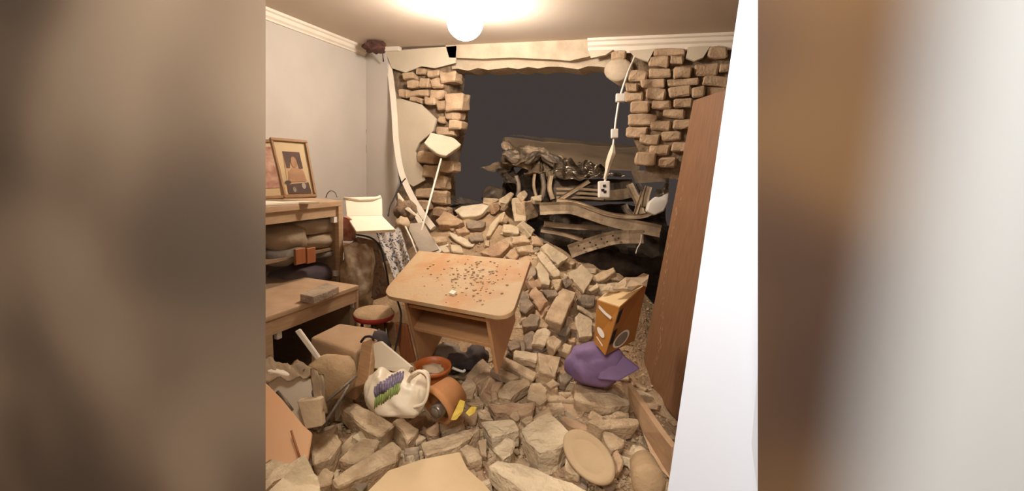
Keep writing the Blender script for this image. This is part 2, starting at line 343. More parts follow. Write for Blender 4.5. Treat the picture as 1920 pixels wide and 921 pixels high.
for r in [[420, 178, 525, 232], [310, 318, 420, 392], [440, 372, 525, 440], [340, 398, 440, 470], [300, 530, 395, 590], [400, 455, 475, 540], [385, 545, 480, 625], [300, 600, 380, 660], [400, 640, 480, 700]]: wbrick(r, (680, 180), 3.07, wl, y=YB-.015)
wb = wbrick([610, 450, 800, 640], (720, 90), 5.418, wl, y=YB-.02, proud=.06)
link('crack', tube(bmesh.new(), spline([ony(687, 243, YB-.036), ony(685, 262, YB-.036), ony(687, 280, YB-.036), ony(684, 298, YB-.036)]), .004, 5), m_grey, wl)
# plaster flaps under the moulding
for px in ([(1103, 95), (1150, 93), (1135, 103), (1108, 109)], [(1180, 95), (1228, 91), (1215, 115), (1192, 108)], [(1290, 88), (1332, 86), (1318, 108), (1302, 114), (1286, 108)]):
    link('plaster_flap', prism([ony(x, y_, YB-.045) for x, y_ in px], (0, -1, .1), .03), m_plas, wr)
bm = bmesh.new(); Pc = ony(1158, 130, YB-.02); lathe(bm, [(0, 0), (.075, 0), (.088, .015), (.088, .3)], Pc, (.1, 1, 0), 16)
for v in bm.verts: v.co.x = Pc[0]+(v.co.x-Pc[0])*1.25
tag(link('beam_end', bm, m_conc, None, True), 'rounded pale beam end jutting from the wall at top right of hole', 'beam')

# ------------------------------------------------------------------ lamp
L0 = onz(872, 40, 2.33); lt = thing('ceiling_lamp', 'glowing round globe lamp on the ceiling', 'lamp', (L0[0], L0[1], ZC))
bm = bmesh.new(); bmesh.ops.create_uvsphere(bm, u_segments=24, v_segments=14, radius=.115); bmesh.ops.translate(bm, verts=bm.verts, vec=Vector(L0)); link('globe', bm, m_gold, lt, True)
bm = bmesh.new(); lathe(bm, [(0, 0), (.07, 0), (.07, -.02), (.05, -.035)], (L0[0], L0[1], ZC)); link('lamp_base', bm, m_white, lt, True)

# ------------------------------------------------------------------ left wall: cabinet, bench and what stands on them
XC = -2.1
y0c, y1c, zt, zb = 1.45, 2.60, 1.172, .60
cab = thing('display_cabinet', 'wooden cabinet with dark glass doors and square wooden handles', 'cabinet', ((XL+XC)/2, 2.0, zb))
link('top_panel', bevel(boxo(XL+.1, XC+.02, y0c, y1c, zt-.035, zt)), m_bench, cab)
link('top_rail', boxo(XC-.02, XC+.004, y0c+.02, y1c-.02, zt-.1, zt-.036), m_bench, cab)
link('side_panel', bevel(boxo(XL+.1, XC+.02, y1c-.04, y1c, zb, zt-.036)), m_bench, cab)
link('side_panel', bevel(boxo(XL+.1, XC+.02, y0c, y0c+.03, zb, zt-.036)), m_bench, cab)
link('back_panel', boxo(XL+.1, XL+.12, y0c+.03, y1c-.04, zb, zt-.036), m_dark, cab)
link('shelf', boxo(XL+.12, XC-.03, y0c+.03, y1c-.04, .845, .862), m_bench, cab)
link('bottom_panel', boxo(XL+.12, XC, y0c+.03, y1c-.04, zb, zb+.02), m_dark, cab)
hy = onx(572, 480, XC)[1]
for (a, b, hh) in ((hy+.004, y1c-.045, onx(582, 478, XC)), (y0c+.035, hy-.004, onx(560, 480, XC))):
    d = link('glass_door', boxo(XC-.012, XC-.006, a, b, zb+.03, zt-.105), m_glass, cab)
    hb = boxo(XC-.006, XC+.012, hh[1]-.035 if hh[1] < hy else hy+.006, hy-.006 if hh[1] < hy else hh[1]+.035, hh[2]-.05, hh[2]+.045)
    h = link('handle', bevel(hb, .003, 1), m_rwood, d)
for p in ((628, 412), (632, 512)):
    P = onx(*p, XC); link('hinge', boxo(XC-.02, XC+.01, P[1]-.02, P[1]+.012, P[2]-.018, P[2]+.018), m_white, cab)
def cabcloth(name, px, py, wpx, hpx, mat, label, seed, x=-2.26, cat='linen', group=None):
    P = onx(px, py, x); A = onx(px-wpx/2, py, x); B = onx(px+wpx/2, py, x); T = onx(px, py-hpx/2, x); Bo = onx(px, py+hpx/2, x)
    tag(link(name, blob(P, (.13, 0, 0), (0, (B[1]-A[1])/2, 0), (0, 0, (T[2]-Bo[2])/2), 3, .22, 1.4, seed, .7), mat, None, True), label, cat, group)
cabcloth('folded_blanket', 588, 420, 92, 34, m_bcloth, 'upper rounded beige blanket on the cabinet shelf behind glass', 1)
cabcloth('folded_blanket', 588, 448, 84, 30, m_bcloth, 'middle rounded beige blanket on the cabinet shelf, below the upper one', 2)
cabcloth('folded_blanket', 600, 470, 70, 16, m_gcloth, 'flat pale cloth beside the cabinet handles at the shelf edge', 3)
cabcloth('linen_pile', 525, 444, 70, 50, m_bcloth, 'rumpled beige linen behind the left glass door of the cabinet', 4)
cabcloth('linen_pile', 515, 478, 70, 34, m_gcloth, 'bluish grey folded cloth under the rumpled linen behind left glass door', 5)
cabcloth('clothes_pile', 570, 517, 110, 46, m_pcloth, 'dark plum clothes heap in the lower half of the cabinet', 6)
cabcloth('folded_cloth', 518, 546, 56, 22, m_gcloth, 'pale folded cloth on the cabinet bottom behind left glass door', 7)
XB = -1.74
bz = .712; by0, by1 = 1.62, 2.312
ben = thing('low_cabinet', 'low wooden cabinet unit with thick top and dark open front', 'cabinet', ((XL+XB)/2, 2, 0))
bm = bmesh.new(); t1, t2 = onx(505, 588, XB), onx(670, 540, XB)
link('top_panel', bevel(boxo(XL+.1, XB, by0, by1, bz-.03, bz), .008), m_bench, ben)
link('front_rail', boxo(XB-.03, XB-.005, by0+.03, by1-.02, bz-.1, bz-.031), m_bench, ben)
link('side_panel', boxo(XL+.1, XB-.003, by1-.022, by1-.002, 0, bz-.031), m_bench, ben)
link('side_panel', boxo(XL+.1, XB-.003, by0+.002, by0+.05, 0, bz-.031), m_bench, ben)
link('back_panel', boxo(XL+.1, XL+.12, by0+.05, by1-.02, 0, bz-.03), m_dark, ben)
d = link('glass_door', boxo(XB-.05, XB-.045, by0+.055, by1-.03, .04, bz-.102), m_glass, ben)
for p in ((522, 628), (663, 570)):
    P = onx(*p, XB-.03); link('hinge', bevel(boxo(XB-.045, XB-.02, P[1]-.015, P[1]+.015, P[2]-.02, P[2]+.02), .003, 1), m_white, ben)
n, P = fit([(560, 553), (600, 562), (637, 541), (610, 531)], at(598, 548, 1)[2]*0+np.linalg.norm(onz(598, 548, bz+.03)-CAM)*.97, np.array((0, 0, 1.0)), 5)
P = [onz(x, y_, bz+.045) for x, y_ in [(562, 551), (588, 557), (636, 537), (612, 530)]]
tag(link('flat_case', bevel(prism(P, (0, 0, 1), .042), .006), m_grey), 'flat olive grey oblong case lying on the low cabinet top', 'case')
# papers on the cabinet top
P = [onz(x, y_, zt+.012) for x, y_ in [(470, 384), (560, 379), (598, 379), (520, 373), (490, 374)]]
tag(link('paper_sheet', prism(P, (0, 0, 1), .01), m_paper), 'pale paper sheets lying on the cabinet top under the pictures', 'paper')
# framed pictures
def picture(quad, base_px, name, label, dd, prints):
    n, P = fit(quad, dd, nrm((.75, -.55, .28)), .8)
    Pb = [np.array(p) for p in P]; t = thing(name, label, 'picture', (Pb[2]+Pb[3])/2)
    def uv(a, b, o=0): return (Pb[0]*(1-a)*(1-b)+Pb[1]*a*(1-b)+Pb[2]*a*b+Pb[3]*(1-a)*b)+n*o
    def rect(a0, a1, b0, b1, o, th): return prism([uv(a0, b0, o), uv(a1, b0, o), uv(a1, b1, o), uv(a0, b1, o)], n, th)
    fw = .075
    for r in ((0, 1, 0, fw*.7), (0, 1, 1-fw*.7, 1), (0, fw, fw*.7, 1-fw*.7), (1-fw, 1, fw*.7, 1-fw*.7)):
        link('frame_bar', bevel(rect(*r, .01, .025), .003, 1), m_frame, t)
    mt = link('mount', rect(fw*.9, 1-fw*.9, fw*.6, 1-fw*.6, 0, .008), m_mat, t)
    for pl, o, m, nm in prints:
        link(nm, prism([uv(a, b, o) for a, b in pl], n, .001), m, mt)
    return t
ov = lambda cx, cy, rx, ry, k=14: [(cx+rx*math.cos(2*math.pi*i/k), cy+ry*math.sin(2*math.pi*i/k)) for i in range(k)]
picture([(505, 258), (575, 264), (594, 370), (533, 372)], None, 'framed_photograph', 'gilt framed sepia photograph of a person at a desk, on the cabinet', 2.86, [
    ([(.26, .22), (.73, .22), (.73, .93), (.14, .93), (.2, .7)], .0015, m_smid, 'print_ground'),
    ([(.26, .22), (.72, .22), (.74, .50), (.62, .52), (.6, .40), (.42, .38), (.36, .5), (.27, .5)], .0025, m_sdark, 'print_backdrop'),
    (ov(.51, .40, .085, .10), .0035, m_sface, 'print_face'),
    ([(.3, .56), (.42, .50), (.6, .50), (.74, .56), (.78, .72), (.25, .74)], .0035, m_sface, 'print_shirt'),
    ([(.18, .78), (.82, .74), (.86, .93), (.16, .93)], .0035, m_sdark, 'print_desk'),
    (ov(.36, .86, .05, .045), .0045, m_sgrey, 'print_object'), (ov(.66, .80, .06, .055), .0045, m_sgrey, 'print_object'), (ov(.22, .74, .09, .03), .0045, m_sdark, 'print_object')])
picture([(470, 262), (513, 262), (534, 372), (496, 374)], None, 'framed_print', 'partly hidden framed faded reddish print behind the sepia photograph', 3.02, [
    ([(.1, .12), (.9, .12), (.9, .82), (.1, .82)], .002, m_pink, 'print_image')])
P = [at(x, y_, 3.0) for x, y_ in [(611, 371), (614, 363), (620, 358), (628, 361), (632, 370)]]
tag(link('wire_loop', tube(bmesh.new(), spline(P), .003, 6), m_dmetal), 'thin bent dark wire loop on the cabinet top beside photograph', 'wire')

# ------------------------------------------------------------------ corner heap
def pipe(name, pts, r, mat, label, cat, group=None, n=8, parent=None):
    o = link(name, tube(bmesh.new(), pts, r, n), mat, parent, True)
    return tag(o, label, cat, group) if not parent else o
dN = 3.25
nb = thing('notebook', 'open blank white notebook standing on the corner heap', 'notebook', at(692, 430, dN))
A = [at(647, 370, dN+.18), at(715, 368, dN+.18), at(716, 404, dN+.05), at(650, 405, dN+.05), at(741, 430, dN-.22), at(668, 434, dN-.22)]
link('page_block', bevel(prism([A[0], A[1], A[2], A[3]], np.cross(A[1]-A[0], A[0]-A[3]), .03), .006, 2), m_paper, nb)
link('page_block', bevel(prism([A[3], A[2], A[4], A[5]], np.cross(A[2]-A[3], A[3]-A[5]), .02), .004, 2), m_paper, nb)
link('curled_page', tube(bmesh.new(), [at(645, 372, dN+.17), at(676, 376, dN+.15), at(700, 374, dN+.15), at(714, 369, dN+.17)], .012), m_paper, nb, True)
dB = 3.3
def standbox(name, px, d, th, mat, label, cat, n0=None, group=None, bev=.004, free=True, w=.8):
    n, P = fit(px, d, nrm(n0) if n0 is not None else nrm(-FW), w, free)
    return tag(link(name, bevel(prism(P, n, th), bev, 1), mat), label, cat, group), n, P
standbox('box', [(643, 405), (660, 412), (660, 452), (643, 452)], 3.22, .08, m_redbox, 'narrow red patterned box standing beside the cabinet', 'box', (.3, -.9, .1), free=False)
standbox('box', [(643, 455), (666, 458), (668, 480), (644, 478)], 3.1, .15, m_wood, 'small brown carton under the red patterned box', 'box', (.3, -.9, .3), free=False)
tag(link('plastic_sack', blob(at(672, 520, 3.15), RT*.11, UP*.2, FW*.13, 4, .3, 1.6, 11, .8, .1), m_clear, None, True), 'crinkled clear plastic sack beside the cabinet above red stool', 'sack')
fb = thing('carpet_bag', 'floral brown fabric bag with dark piping by the corner', 'bag', at(700, 560, 3.2))
n, P = fit([(668, 442), (706, 450), (735, 548), (694, 560)], 3.22, nrm((.4, -.85, .3)), .8)
link('body', bevel(prism(P, n, .12), .02, 3), m_carpet, fb, True)
link('piping', tube(bmesh.new(), spline([at(668, 440, 3.15), at(695, 446, 3.1), at(712, 462, 3.1), at(722, 495, 3.08), at(731, 548, 3.05)]), .006, 8), m_black, fb, True)
def cloth(name, quad, deps, mat, label, cat, amp=.03, fr=6, seed=0, n=18, th=.012):
    bm = bmesh.new(); Q = [at(x, y_, d) for (x, y_), d in zip(quad, deps)]; g = []
    nn = nrm(np.cross(Q[1]-Q[0], Q[3]-Q[0]))
    for i in range(n+1):
        row = []
        for j in range(n+1):
            a, b = i/n, j/n; p = Q[0]*(1-a)*(1-b)+Q[1]*a*(1-b)+Q[2]*a*b+Q[3]*(1-a)*b
            row.append(bm.verts.new(Vector(p+nn*amp*(nz((a*1.5, b*.4, 0), fr, seed)+.4*nz(p, fr*3, seed)))))
        g.append(row)
    for i in range(n):
        for j in range(n): bm.faces.new((g[i][j], g[i+1][j], g[i+1][j+1], g[i][j+1]))
    bmesh.ops.solidify(bm, geom=bm.faces[:], thickness=th)
    o = link(name, bm, mat, None, True); return tag(o, label, cat)
cloth('speckled_cloth', [(704, 434), (752, 428), (776, 505), (742, 535)], (3.3, 3.35, 3.0, 2.95), m_pattern, 'white cloth with dark specks hanging beside the desk', 'cloth', .05, 4, 2)
tag(link('cloth_bundle', blob(at(755, 422, 3.45), RT*.05, UP*.06, FW*.06, 3, .3, 2, 5), m_bcloth, None, True), 'pale crumpled cloth knot above the speckled cloth', 'cloth')
tag(link('carpet_bundle', blob(at(760, 395, 3.9), RT*.09, UP*.09, FW*.08, 3, .3, 2, 15), m_carpet, None, True), 'mottled dark bundle in the corner behind the white notebook', 'bundle')
pipe('cable', spline([at(728, 405, 3.7), at(732, 385, 3.8), at(740, 370, 3.85), at(752, 345, 3.9), at(760, 335, 3.95)]), .006, m_black, 'black looping cable in the corner behind the notebook', 'cable')
tag(link('grey_sheet', prism([at(762, 420, 3.5), at(793, 417, 3.55), at(822, 468, 3.25), at(790, 478, 3.2)], (0, -1, .5), .015), m_gcloth), 'flat grey sheet standing behind the left back desk corner', 'board')
tag(link('plaster_sliver', prism([at(745, 362, 3.9), at(770, 395, 3.8), at(790, 412, 3.75), at(768, 398, 3.8), at(748, 385, 3.85)], (0, -1, 0), .02), m_pale), 'torn pale sliver beside the fallen white strip', 'plaster')
# fallen trim strip, rods
st = [(722, 92, 4.42), (732, 140, 4.38), (739, 205, 4.34), (743, 265, 4.3), (752, 320, 4.25), (768, 360, 4.15), (790, 398, 4.02), (812, 428, 3.85)]
def strip(name, pts, wpx, th, mat, label, cat):
    C3 = spline([at(*p) for p in pts], 5); C2 = spline([(p[0], p[1], 0) for p in pts], 5); bm = bmesh.new(); R = []
    for i, c in enumerate(C3):
        t = nrm(C3[min(i+1, len(C3)-1)]-C3[max(i-1, 0)]); s = nrm(np.cross(t, FW)); o = nrm(np.cross(t, s)); ww = wpx/900*4.1/2
        R.append([bm.verts.new(Vector(c+s*a+o*b)) for a, b in ((-ww, 0), (-ww*.4, th*.6), (ww*.2, th), (ww, th*.5), (ww, -th*.3), (-ww, -th*.3))])
    for A, B in zip(R, R[1:]):
        for k in range(6): bm.faces.new((A[k], A[(k+1) % 6], B[(k+1) % 6], B[k]))
    bm.faces.new(R[0]); bm.faces.new(R[-1]); return tag(link(name, bm, mat), label, cat)
strip('trim_strip', st, 11, -.02, m_trim, 'long bent white moulding strip hanging down from the ceiling corner', 'moulding')
strip('trim_strip', [(770, 385, 4.0), (790, 420, 3.8), (808, 452, 3.6), (826, 474, 3.45)], 8, -.012, m_trim, 'short white strip continuing down behind the desk corner', 'moulding')
pipe('thin_rod', [at(827, 298, 4.0), at(805, 380, 3.7), at(780, 470, 3.3)], .008, m_trim, 'straight thin pale rod leaning from plaster chunk to the desk', 'rod')
pipe('thin_rod', [at(760, 425, 3.4), at(772, 450, 3.3), at(782, 478, 3.2)], .006, m_trim, 'short thin pale rod behind the left back desk corner', 'rod')
bm = blob(onz(702, 88, 2.40), (.09, 0, 0), (0, .07, 0), (0, 0, .055), 3, .5, 2, 4)
tag(link('torn_patch', bm, m_rust, None, False), 'dark rust brown torn lump in the ceiling corner', 'patch')
pipe('wire', [onz(714, 100, 2.43), onz(716, 88, 2.4), at(719, 115, 4.3)], .006, m_rust, 'short brown wire hanging by the torn ceiling corner lump', 'wire')
# ------------------------------------------------------------------ stool
sc = at(701, 583, 2.72); stl = thing('stool', 'round stool with dusty seat and red rim beside the desk', 'stool', (sc[0], sc[1], 0)); ax = nrm((.02, -.05, 1)); rr = .112
bm = bmesh.new(); lathe(bm, [(0, .0), (rr*.6, .004), (rr*.94, -.002), (rr, -.012)], sc, ax, 32); link('seat', bm, m_cush, stl, True)
bm = bmesh.new(); lathe(bm, [(rr, -.012), (rr*1.02, -.022), (rr*.97, -.04), (0, -.045)], sc, ax, 32); link('seat_rim', bm, m_red, stl, True)
for k in range(4):
    a = k*math.pi/2+.5; link('leg', tube(bmesh.new(), [sc+np.array((math.cos(a)*.06, math.sin(a)*.06, -.04)), (sc[0]+math.cos(a)*.12, sc[1]+math.sin(a)*.12, 0)], .009), m_steel, stl, True)
# ------------------------------------------------------------------ desk
O, X1, Y1, Z1 = [np.array(v) for v in ((-1.475, 2.15, .728), (.835, -.235, .066), (-.094, .567, .147), (0, 0, 0))]
FLp, FRp, BRp, BLp = [(714, 553), (958, 597), (995, 489), (785, 470)]
rs = [ray(*p) for p in (FLp, FRp, BRp, BLp)]; s = np.linalg.solve(np.array([-rs[1], rs[2], -rs[3]]).T, -rs[0]); d0 = 2.6
DP = [CAM+rs[i]*d0*([1, *s][i]) for i in range(4)]
O = DP[0]; X1 = DP[1]-DP[0]; Y1 = DP[3]-DP[0]; nD = nrm(np.cross(X1, Y1)); DN = -nrm(nD*.8+np.array((0, 0, 1))*.3)
desk = thing('desk', 'tilted beech computer desk with dusty top and open shelves', 'desk', O+X1*.5+Y1*.5+DN*.7)
rc = .09; out = []
for (a, b, rx, ry) in ((0, 0, 1, 1), (1, 0, -1, 1)):
    lx, ly = rc/np.linalg.norm(X1), rc/np.linalg.norm(Y1)
    arc = [(a+rx*lx*(1-math.cos(t)), b+ry*ly*(1-math.sin(t))) for t in [i*math.pi/12 for i in range(7)]]
    out += arc if a == 0 else arc[::-1]
out = out+[(1, 1), (0, 1)]
link('desktop', bevel(prism([O+X1*a+Y1*b for a, b in out], nD, .022), .004, 2), m_desktop, desk)
LXn = np.linalg.norm(X1)
def dpart(name, a, b, c, mat=m_desk, par=None): bm = bmesh.new(); hexa(bm, O, X1, Y1, DN, a, b, c); return link(name, bevel(bm, .002, 1), mat, par or desk)
dpart('side_panel', (.155, .178), (.10, .95), (.023, .50)); dpart('side_panel', (.80, .823), (.10, .95), (.023, .37))
dpart('back_panel', (.178, .80), (.86, .88), (.023, .35))
dpart('upper_shelf', (.178, .80), (.12, .85), (.075, .093)); dpart('lower_shelf', (.178, .80), (.12, .86), (.215, .235))
bm = bmesh.new()
for k in range(170):
    t = random.gauss(.62, .16), random.gauss(.52, .22)
    if not (.05 < t[0] < .97 and .05 < t[1] < .95): continue
    c = O+X1*t[0]+Y1*t[1]; r = random.uniform(.003, .010); B = bmesh.ops.create_icosphere(bm, subdivisions=1, radius=r, matrix=Matrix.Translation(Vector(c+nD*r*.35)) @ Matrix.Diagonal((1, random.uniform(.5, 1), .5, 1)))
tag(link('mortar_crumbs', bm, m_dust2), 'brown mortar crumbs scattered over the desktop', 'crumbs', kind='stuff')
P = [O+X1*a+Y1*b+nD*.012 for a, b in ((.53, .19), (.57, .18), (.58, .23), (.54, .25))]
tag(link('paper_scrap', prism(P, nD, .012), m_paper), 'tiny white scrap on the front part of the desktop', 'scrap')
# under and beside the desk
for (px, py, w_, h_, d_, m, lb, sd) in ((862, 678, .13, .05, 2.98, m_dcloth, 'dark cloth heap on the floor under the desk', 3), (835, 660, .10, .05, 3.05, m_gcloth, 'grey cloth heap at the back under the desk', 6), (893, 668, .07, .07, 3.02, m_dcloth, 'dark bundle against the right panel under the desk', 8)):
    tag(link('cloth_heap', blob(at(px, py, d_), RT*w_, UP*h_, FW*.12, 3, .35, 2, sd), m, None, True), lb, 'cloth')
tag(link('plastic_scrap', tube(bmesh.new(), spline([at(848, 690, 2.75), at(858, 694, 2.75), at(868, 697, 2.75), at(872, 694, 2.76)]), .008), m_white, None, True), 'small white plastic piece on dark cloth under the desk', 'scrap')
standbox('brown_board', [(741, 606), (762, 610), (778, 680), (752, 682)], 2.62, .025, m_rwood, 'narrow reddish brown board leaning on the left desk side', 'board', (.3, -.9, .2))
standbox('brown_board', [(700, 600), (740, 606), (745, 650), (700, 640)], 2.85, .02, m_wood, 'brown board behind the dusty cube seat, under the stool', 'board', (.2, -.9, .2))
pipe('desk_cable', spline([at(744, 560, 2.6), at(752, 590, 2.6), at(748, 625, 2.55), at(740, 660, 2.5)]), .005, m_black, 'black cable hanging left of the desk', 'cable')

# ------------------------------------------------------------------ seats and boards front left
pq = [(580, 632), (668, 662), (712, 616), (636, 605)]
n, P = fit(pq, 2.42, nrm((.05, -.2, 1)), .8)
tag(link('pouf', bevel(prism(P, n, .26), .022, 3), m_pouf, None, True), 'dusty beige cube seat in front of the low cabinet', 'seat')
tag(link('round_cushion', blob(at(622, 705, 2.2), RT*.11, UP*.10, FW*.11, 4, .12, 1.5, 2, .85), m_cush, None, True), 'rounded dusty cushion in front of the beige cube seat', 'cushion')
standbox('white_lath', [(552, 622), (561, 617), (605, 678), (598, 684)], 2.18, .018, m_trim, 'thin white slat standing against the low cabinet', 'slat', None)
tag(link('leaning_board', prism([at(700, 645, 2.25), at(712, 640, 2.25), at(770, 688, 2.2), at(764, 700, 2.2), at(698, 690, 2.22)], nrm((-.1, -.9, .3)), .02), m_cream), 'cream white board leaning behind the plastic shopping bag', 'board')
cu = thing('wood_plank', 'upright light wood plank end tied with dark cord', 'plank', at(678, 730, 2.2))
n, P = fit([(678, 642), (700, 634), (690, 718), (664, 726)], 2.22, nrm(-FW), .8); link('plank_body', bevel(prism(P, n, .03), .003, 1), m_wood, cu)
link('cord', tube(bmesh.new(), spline([P[0]+n*.004, (P[0]+P[1])/2+n*.012+np.array((0, 0, .012)), P[1]+n*.004, P[1]+n*.002-np.array((0, 0, .05))]), .006), m_black, cu, True)
tag(link('dark_cloth', blob(at(712, 655, 2.45), RT*.05, UP*.10, FW*.04, 3, .3, 2, 21), m_dcloth, None, True), 'dark cloth bulging behind the cream board', 'cloth')
# orange pot, terracotta pot
ot = thing('orange_pot', 'upright orange plastic pot in front of the desk', 'pot', at(812, 720, 2.45)); oc = at(812, 722, 2.45); ax = nrm((.03, -.1, 1))
bm = bmesh.new(); lathe(bm, [(0, 0), (.068, 0), (.078, .06), (.084, .09), (.092, .09), (.092, .115), (.086, .115), (.08, .085), (.066, .02), (0, .02)], oc, ax, 32); link('pot_body', bm, m_orange, ot, True)
tag(link('crumpled_paper', blob(oc+ax*.085, RT*.055, UP*.03, FW*.055, 3, .4, 2.5, 5), m_bcloth, None, True), 'crumpled pale paper inside the upright orange pot', 'paper')
tt = thing('terracotta_pot', 'terracotta pot lying on its side among the bricks', 'pot', at(838, 765, 2.15)); oc = at(816, 764, 2.1); ax = nrm(RT*.62+UP*.42+FW*.62)
bm = bmesh.new(); lathe(bm, [(.070, .02), (.082, .0), (.092, .0), (.092, .03), (.085, .032), (.070, .125), (0, .128)], oc, ax, 32)
lathe(bm, [(.082, .0), (.074, .03), (.064, .118), (0, .118)], oc, ax, 32); link('pot_body', bm, m_terra, tt, True)
jr = thing('glass_jar', 'small metal lidded jar lying in the mouth of the terracotta pot', 'jar', at(812, 778, 2.04))
bm = bmesh.new(); lathe(bm, [(0, 0), (.026, 0), (.032, .006), (.032, .07), (0, .075)], at(815, 775, 2.02), nrm(RT*.5+UP*.2+FW*.85), 20); link('jar_body', bm, m_steel, jr, True)
bm = bmesh.new(); lathe(bm, [(0, -.004), (.02, -.004), (.022, .001)], at(815, 775, 2.02), nrm(RT*.5+UP*.2+FW*.85), 20); link('lid', bm, m_dmetal, jr, True)
def scrap(name, px, d, mat, label, cat, amp=.02, th=.004, n0=None, group=None):
    n, P = fit(px, d, UPC if n0 is None else nrm(n0), 1.5, False); bm = prism(P, n, th); bmesh.ops.triangulate(bm, faces=bm.faces[:]); bmesh.ops.subdivide_edges(bm, edges=bm.edges[:], cuts=3)
    for v in bm.verts: v.co += Vector(n)*amp*nz(v.co, 22)
    return tag(link(name, bm, mat), label, cat, group)
scrap('yellow_wrapper', [(845, 784), (862, 749), (872, 752), (868, 770), (856, 786)], 2.06, m_yellow, 'crumpled yellow wrapper beside the lying terracotta pot', 'wrapper')
scrap('yellow_wrapper', [(873, 775), (884, 762), (894, 764), (890, 774), (880, 782)], 2.05, m_yellow, 'small yellow wrapper scrap right of the larger yellow wrapper', 'wrapper')
# plastic shopping bag
bg = thing('shopping_bag', 'crumpled white plastic bag with lavender print and loop handle', 'bag', at(745, 770, 2.05)); bc = at(742, 738, 2.08)
n, P = fit([(700, 705), (760, 692), (772, 735), (696, 762)], 2.02, nrm(-FW*.9+np.array((0, 0, .4))), 2, False)
BX, BY, BZ = RT*.125-UP*.02, UP*.088+RT*.02, FW*.08
bm = blob(bc, BX, BY, BZ, 5, .14, 1.3, 9, .72, .03)
for v in bm.verts:
    p = np.array(v.co)-bc; a = (p@RT)/.125; b = (p@UP)/.088
    v.co += Vector(UP*(.012*max(0, b)*math.sin(a*9)+.02*b*abs(a))-FW*(.005*math.sin(a*7+b*5+2*nz(v.co, 9))+.005*nz(v.co, 30)))
link('bag_body', bm, m_bag, bg, True)
bm_dg = bpy.context.evaluated_depsgraph_get
from mathutils.bvhtree import BVHTree
me_ = bg.children[0].data; off_ = bg.children[0].location
bv = BVHTree.FromPolygons([v.co+off_ for v in me_.vertices], [tuple(p.vertices) for p in me_.polygons])
def onbag(px, py, lift=.004):
    r = nrm(ray(px, py)); h = bv.ray_cast(Vector(CAM), Vector(r)); d = h[3] if h[0] is not None else 2.0
    return CAM+r*(d-lift)
for i in range(11):
    t = i/10; x0, y0 = 702+t*42, 766-t*26+random.uniform(-2, 2); x1, y1 = x0+3+t*3, y0-22; x2, y2 = x1+t*7-3, y1-20-4*math.sin(t*3)
    link('print_leaf', tube(bmesh.new(), [onbag(x0, y0, .001), onbag((x0+x1)/2+1, (y0+y1)/2, .001), onbag(x1, y1, .001)], [.003, .006, .004], 5), m_green, bg, True)
    link('print_flower', tube(bmesh.new(), [onbag(x1, y1, .001), onbag((x1+x2)/2+1, (y1+y2)/2, .001), onbag(x2+2, y2, .001)], [.006, .010, .005], 5), m_lav, bg, True)
for o_ in (0, 7):
    hp = spline([onbag(764, 716, -.01), at(774+o_, 702, 1.97+o_*.004), at(788+o_, 696, 1.96+o_*.004), at(801+o_*.4, 706, 1.96+o_*.004), at(803, 730, 1.96+o_*.004), at(795, 756, 1.98), onbag(774, 764, -.01)])
    link('loop_handle', tube(bmesh.new(), hp, .0065, 8), m_bag, bg, True)
# orange board bottom left, white cartons, sticks
n = nrm((.35, -.35, .87)); P0 = at(540, 800, 1.72)
P = project([(470, 700), (499, 718), (528, 748), (566, 795), (586, 812), (576, 872), (470, 880)], P0, n)
tag(link('orange_board', bevel(prism(P, n, .025), .004, 1), m_oboard), 'smooth orange beech board with curved edge at the rubble front left', 'board')
standbox('white_carton', [(500, 694), (584, 712), (592, 800), (512, 790)], 1.93, .06, m_cream, 'dusty white carton standing behind the orange board', 'carton', nrm(-FW+UPC*.15), free=False)
standbox('grey_carton', [(556, 752), (600, 748), (604, 800), (572, 806)], 1.86, .04, m_bcloth, 'small pale carton low behind the dark sticks and orange board', 'carton', nrm(-FW), free=False)
cloth('plastic_wrap', [(486, 668), (560, 680), (606, 706), (494, 716)], (2.08, 2.1, 1.95, 1.86), m_bcloth, 'rumpled dusty plastic sheet on the white carton', 'plastic', .03, 5, 3)
cloth('plastic_wrap', [(584, 690), (610, 700), (616, 775), (592, 765)], (1.92, 1.95, 1.9, 1.86), m_bcloth, 'pale plastic flap hanging behind the dark sticks', 'plastic', .03, 5, 6)
for i, pp in enumerate([[(571, 693, 1.98), (590, 745, 1.93), (612, 800, 1.9)], [(580, 700, 1.97), (582, 750, 1.94), (590, 800, 1.9)], [(596, 810, 1.88), (625, 770, 1.93), (655, 722, 2.0)], [(603, 760, 1.93), (634, 735, 1.97), (668, 705, 2.05)], [(520, 735, 1.82), (535, 752, 1.8), (548, 770, 1.79)]]):
    pipe('dark_stick', [at(*p) for p in pp], .007, m_dmetal, ['dark bent stick leaning over the white carton', 'dark upright stick in front of white carton', 'thin dark stick slanting right toward the cushion', 'thin dark stick under the round dusty cushion', 'short brown stick lying on the edge of orange board'][i], 'stick')
pipe('long_splinter', [at(546, 808, 1.66), at(556, 840, 1.63), at(564, 864, 1.61)], .004, m_rwood, 'thin reddish splinter lying on the orange board', 'splinter')
